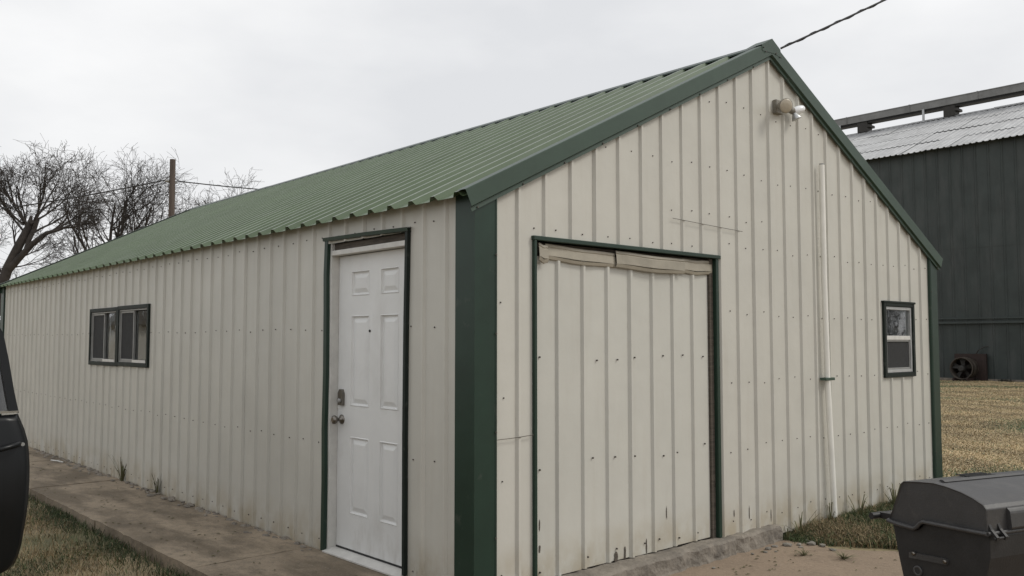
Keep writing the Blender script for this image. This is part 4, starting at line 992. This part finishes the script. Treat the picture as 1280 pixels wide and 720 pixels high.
# ------------------------------------------------------------------ grass and weeds
def blades(name, label, xy, h, wd, tints, seed, z0=GZ, lean=.5, cat='grass'):
    rn = np.random.default_rng(seed); n = len(xy)
    ang = rn.uniform(0, 2 * PI, n); hh = h * rn.uniform(.5, 1.25, n) if np.isscalar(h) else h
    ww = wd * rn.uniform(.6, 1.3, n); la = rn.uniform(0, 2 * PI, n); ll = hh * lean * rn.uniform(.1, 1.3, n)
    bx, by = np.cos(ang) * ww, np.sin(ang) * ww
    mx_, my_ = xy[:, 0] + np.cos(la) * ll * .35, xy[:, 1] + np.sin(la) * ll * .35
    tx, ty = xy[:, 0] + np.cos(la) * ll, xy[:, 1] + np.sin(la) * ll
    V = np.zeros((n, 5, 3))
    V[:, 0] = np.stack([xy[:, 0] - bx, xy[:, 1] - by, np.full(n, z0)], 1); V[:, 1] = np.stack([xy[:, 0] + bx, xy[:, 1] + by, np.full(n, z0)], 1)
    V[:, 2] = np.stack([mx_ + bx * .8, my_ + by * .8, z0 + hh * .6], 1); V[:, 3] = np.stack([mx_ - bx * .8, my_ - by * .8, z0 + hh * .6], 1)
    V[:, 4] = np.stack([tx, ty, z0 + np.maximum(hh - ll * .35, hh * .3)], 1)
    me_ = bpy.data.meshes.new(name); me_.vertices.add(n * 5); me_.vertices.foreach_set('co', V.reshape(-1))
    base = np.arange(n) * 5
    quads = np.stack([base, base + 1, base + 2, base + 3], 1); tris = np.stack([base + 3, base + 2, base + 4], 1)
    li = np.concatenate([quads.reshape(-1), tris.reshape(-1)]); me_.loops.add(len(li)); me_.loops.foreach_set('vertex_index', li.astype(np.int32))
    ls = np.concatenate([np.arange(n) * 4, n * 4 + np.arange(n) * 3]); lt = np.concatenate([np.full(n, 4), np.full(n, 3)])
    me_.polygons.add(2 * n); me_.polygons.foreach_set('loop_start', ls.astype(np.int32)); me_.polygons.foreach_set('loop_total', lt.astype(np.int32))
    at_ = me_.color_attributes.new('tint', 'FLOAT_COLOR', 'POINT')
    C4 = np.ones((n, 5, 4)); C4[:, :, :3] = tints[:, None, :]
    at_.data.foreach_set('color', C4.reshape(-1)); me_.update(); me_.validate()
    o = link(name, me_, M['blade']); tag(o, label, cat, kind='stuff'); return o
def smooth_noise(xy, freq, seed):
    rn = np.random.default_rng(seed); acc = np.zeros(len(xy))
    for k in range(7):
        d = rn.normal(size=2); d /= np.linalg.norm(d); f_ = freq * rn.uniform(.6, 1.9); acc += np.sin((xy @ d) * f_ + rn.uniform(0, 6.3))
    return acc / 2.6
def tints_for(xy, green, seed, vary=1.0):
    rn = np.random.default_rng(seed); n = len(xy)
    dry = np.array([.43, .34, .19]); dry2 = np.array([.30, .215, .115]); grn = np.array([.075, .105, .035]); dk = np.array([.14, .11, .065])
    t = dry + (dry2 - dry) * rn.random((n, 1)) * vary; isg = rn.random(n) < green
    t[isg] = grn * rn.uniform(.6, 1.5, (isg.sum(), 1)) + (1 - vary) * .08; dd = (~isg) & (rn.random(n) < .15 * vary); t[dd] = dk
    return t * rn.uniform(1 - .2 * vary, 1 + .2 * vary, (n, 1))
rn = np.random.default_rng(1)
# strip left of the walk
n = 150000; xy = np.stack([-.88 - rn.random(n) ** 1.25 * 3.4, -.9 + rn.random(n) * 11.5], 1)
patch = smooth_noise(xy, 2.6, 5); edge_d = -.88 - xy[:, 0]
keep = (rn.random(n) < np.clip(.75 + .5 * patch, .25, 1)); xy, patch, edge_d = xy[keep], patch[keep], edge_d[keep]
gr = np.clip(.06 + .9 * np.exp(-(edge_d / .24) ** 2) + .6 * np.clip(patch - .2, 0, 1), 0, .94)
hh = .040 * rn.uniform(.5, 1.3, len(xy)) * (1 + .9 * np.exp(-edge_d / .10)); hh = np.where(gr > .5, hh * 1.1, hh)
blades('grass', 'dry tan and green grass beside the concrete walk', xy, hh, .0023, tints_for(xy, gr, 2) * np.where(gr > .5, .62, .88)[:, None], 3, lean=1.3)
# lawn towards the barn
n = 230000; az = R(12) + rn.random(n) * R(16); dd = 9.6 * (24.5 / 9.6) ** rn.random(n) ** .9
ce = np.array([CAM.x, CAM.y]); xy = ce + np.stack([np.cos(az), np.sin(az)], 1) * (dd * 1.0)[:, None] * 1.0
n2 = 150000; az2 = R(12) + rn.random(n2) * R(16); d2 = 22 + rn.random(n2) * 17
xy = np.concatenate([xy, ce + np.stack([np.cos(az2), np.sin(az2)], 1) * d2[:, None]])
ok = (xy[:, 0] > W + .06) | (xy[:, 1] < -.1); ok &= (xy[:, 0] < BX - .15) & (xy[:, 0] > 5.2); xy = xy[ok]
patch = smooth_noise(xy, 1.3, 15); gr = np.clip(.06 + .62 * np.clip(patch - .15, 0, 1) + .25 * np.exp(-np.abs(xy[:, 0] - W) / .5), 0, .8)
wdt = .003 + .00028 * np.hypot(xy[:, 0] - ce[0], xy[:, 1] - ce[1])
hh = (.035 + .0003 * np.hypot(xy[:, 0] - ce[0], xy[:, 1] - ce[1])) * rn.uniform(.4, 1.2, len(xy))
big = smooth_noise(xy, .55, 51); mid_ = smooth_noise(xy, 3.2, 52)
lawn_t = tints_for(xy, gr, 6, .6) * np.array([1.36, 1.38, 1.48]) * (.90 + .12 * np.clip(big, -1, 1) + .16 * np.clip(mid_, -1, 1))[:, None]
blades('grass', 'dry tan lawn between the shed and the dark barn', xy, hh, wdt, lawn_t, 7, lean=1.6)
# green clump at the foot of the gable
n = 48000; u, v = rn.random(n), rn.random(n) ** 1.4
x = 3.13 + 2.9 * u; yw = -(.12 + 1.15 * np.clip((x - 3.05) / .8, 0, 1)) ; xy = np.stack([x + rn.normal(0, .03, n), -.015 + yw * v - np.abs(rn.normal(0, .02, n))], 1)
gr = np.clip(.55 + .45 * smooth_noise(xy, 5, 33), .25, .95)
hh = .10 * rn.uniform(.35, 1.3, len(xy)) * np.clip((xy[:, 0] - 3.0) / .5, .35, 1)
blades('grass', 'rough green grass clump growing at the foot of the gable', xy, hh, .0034, tints_for(xy, gr, 8) * .7, 9, lean=1.0)
def tuft(name, label, cat, loc, n, h, spread, tint, seed, wd=.004, droop=.55, group=None):
    rn_ = random.Random(seed); t = thing(name, label, cat, loc, 0, group); mb = MB()
    for k in range(n):
        a = rn_.uniform(0, 2 * PI); hh_ = h * rn_.uniform(.5, 1.1); s_ = spread * rn_.uniform(.2, 1.2); w = wd * rn_.uniform(.7, 1.3)
        d = Vector((math.cos(a), math.sin(a), 0)); sdv = Vector((-d.y, d.x, 0)) * w; p0 = d * rn_.uniform(0, .02)
        P = [p0, p0 + d * s_ * .25 + Vector((0, 0, hh_ * .5)), p0 + d * s_ * .65 + Vector((0, 0, hh_ * .88)), p0 + d * s_ * 1.1 + Vector((0, 0, hh_ * (1 - droop * rn_.random() * .5)))]
        mb.add([P[0] - sdv, P[0] + sdv, P[1] + sdv * .9, P[1] - sdv * .9, P[2] + sdv * .6, P[2] - sdv * .6, P[3]], [(0, 1, 2, 3), (3, 2, 4, 5), (5, 4, 6)])
    mb.build('leaves', tint, t, fix=False)
    mb = MB(); mb.tube([(0, 0, -.01), (.004, 0, h * .4), (.0, .006, h * .75)], [.004, .0035, .002], 5); mb.build('stem', tint, t)
    return t
tuft('weed', 'tall dry weed growing between the walk and the side wall', 'weed', (-.035, 5.86, 0), 18, .30, .20, M['weed'], 1, wd=.005)
tuft('weed', 'small thin weed against the side wall nearer the door', 'weed', (-.03, 4.83, 0), 12, .20, .07, M['weed'], 2, wd=.0045)
tuft('grass_tuft', 'dry grass tuft at the foot of the white pipe', 'grass tuft', (3.82, -.06, GZ), 14, .24, .06, M['weed'], 3)
tuft('grass_tuft', 'long bladed grass tuft left of the white pipe', 'grass tuft', (3.28, -.10, GZ), 9, .25, .22, M['weed'], 4, wd=.005)
tuft('grass_tuft', 'grass tuft just right of the white pipe', 'grass tuft', (4.22, -.12, GZ), 10, .26, .22, M['weed'], 5, wd=.005)
tuft('grass_tuft', 'bushy grass tuft by the wall behind the grill handle', 'grass tuft', (4.93, -.10, GZ), 24, .27, .16, M['weed'], 6, wd=.006)
tuft('grass_tuft', 'tiny grass tuft at the broken end of the ledge', 'grass tuft', (3.13, -.08, GZ), 8, .13, .07, M['weed'], 7)
tuft('grass_tuft', 'flat dry grass tuft on the bare dirt', 'grass tuft', (2.75, -.44, GZ + .008), 26, .04, .11, M['weed'], 8, wd=.003)
tuft('grass_tuft', 'larger flat dry grass tuft on the bare dirt nearer the grill', 'grass tuft', (2.88, -.68, GZ + .008), 34, .045, .13, M['weed'], 9, wd=.003)
mb = MB(); mb.tube([(-.17, 8.05, .008), (-.13, 7.9, .010), (-.11, 7.76, .009)], .009, 6); o = mb.build('stick', M['oldwhite']); tag(o, 'pale broken stick lying on the far part of the walk', 'stick')
# dead leaves blown over the walk and the bare dirt
mb = MB(); rq = random.Random(17)
for k in range(190):
    if k < 110: x, y, z = -.87 * rq.random() ** .6 * .98, rq.uniform(.9, 9.5), .004
    else: x, y, z = rq.uniform(.9, 3.4), -.16 - abs(rq.gauss(0, .5)), GZ + .011
    a = rq.uniform(0, 6.3); ln_, w = rq.uniform(.008, .022), rq.uniform(.004, .009); c_, s__ = math.cos(a), math.sin(a)
    P = lambda u, v, h: (x + u * c_ - v * s__, y + u * s__ + v * c_, z + h)
    mb.add([P(-ln_, 0, .001), P(0, -w, .006), P(ln_, 0, .002), P(0, w, .007)], [(0, 1, 2), (0, 2, 3)])
o = mb.build('dead_leaves', M['weed'], None, fix=False); tag(o, 'tiny dead leaves scattered over the walk and the dirt', 'leaves', kind='stuff')
# dark scrap weeds along the barn foot
n = 2600; xy = np.stack([BX - .2 - np.abs(rn.normal(0, .12, n)), rn.uniform(2, 20, n)], 1); k_ = smooth_noise(xy[:, 1:2] @ np.array([[1., 0.]]), 3.0, 4) > .1
xy = xy[k_]; blades('weeds', 'dark low weeds along the foot of the barn', xy, .14, .02, np.tile(np.array([[.03, .03, .022]]), (len(xy), 1)), 11, lean=.8, cat='weeds')

print('objects', len(bpy.data.objects), 'tris', sum(len(o.data.polygons) for o in bpy.data.objects if o.type == 'MESH'))
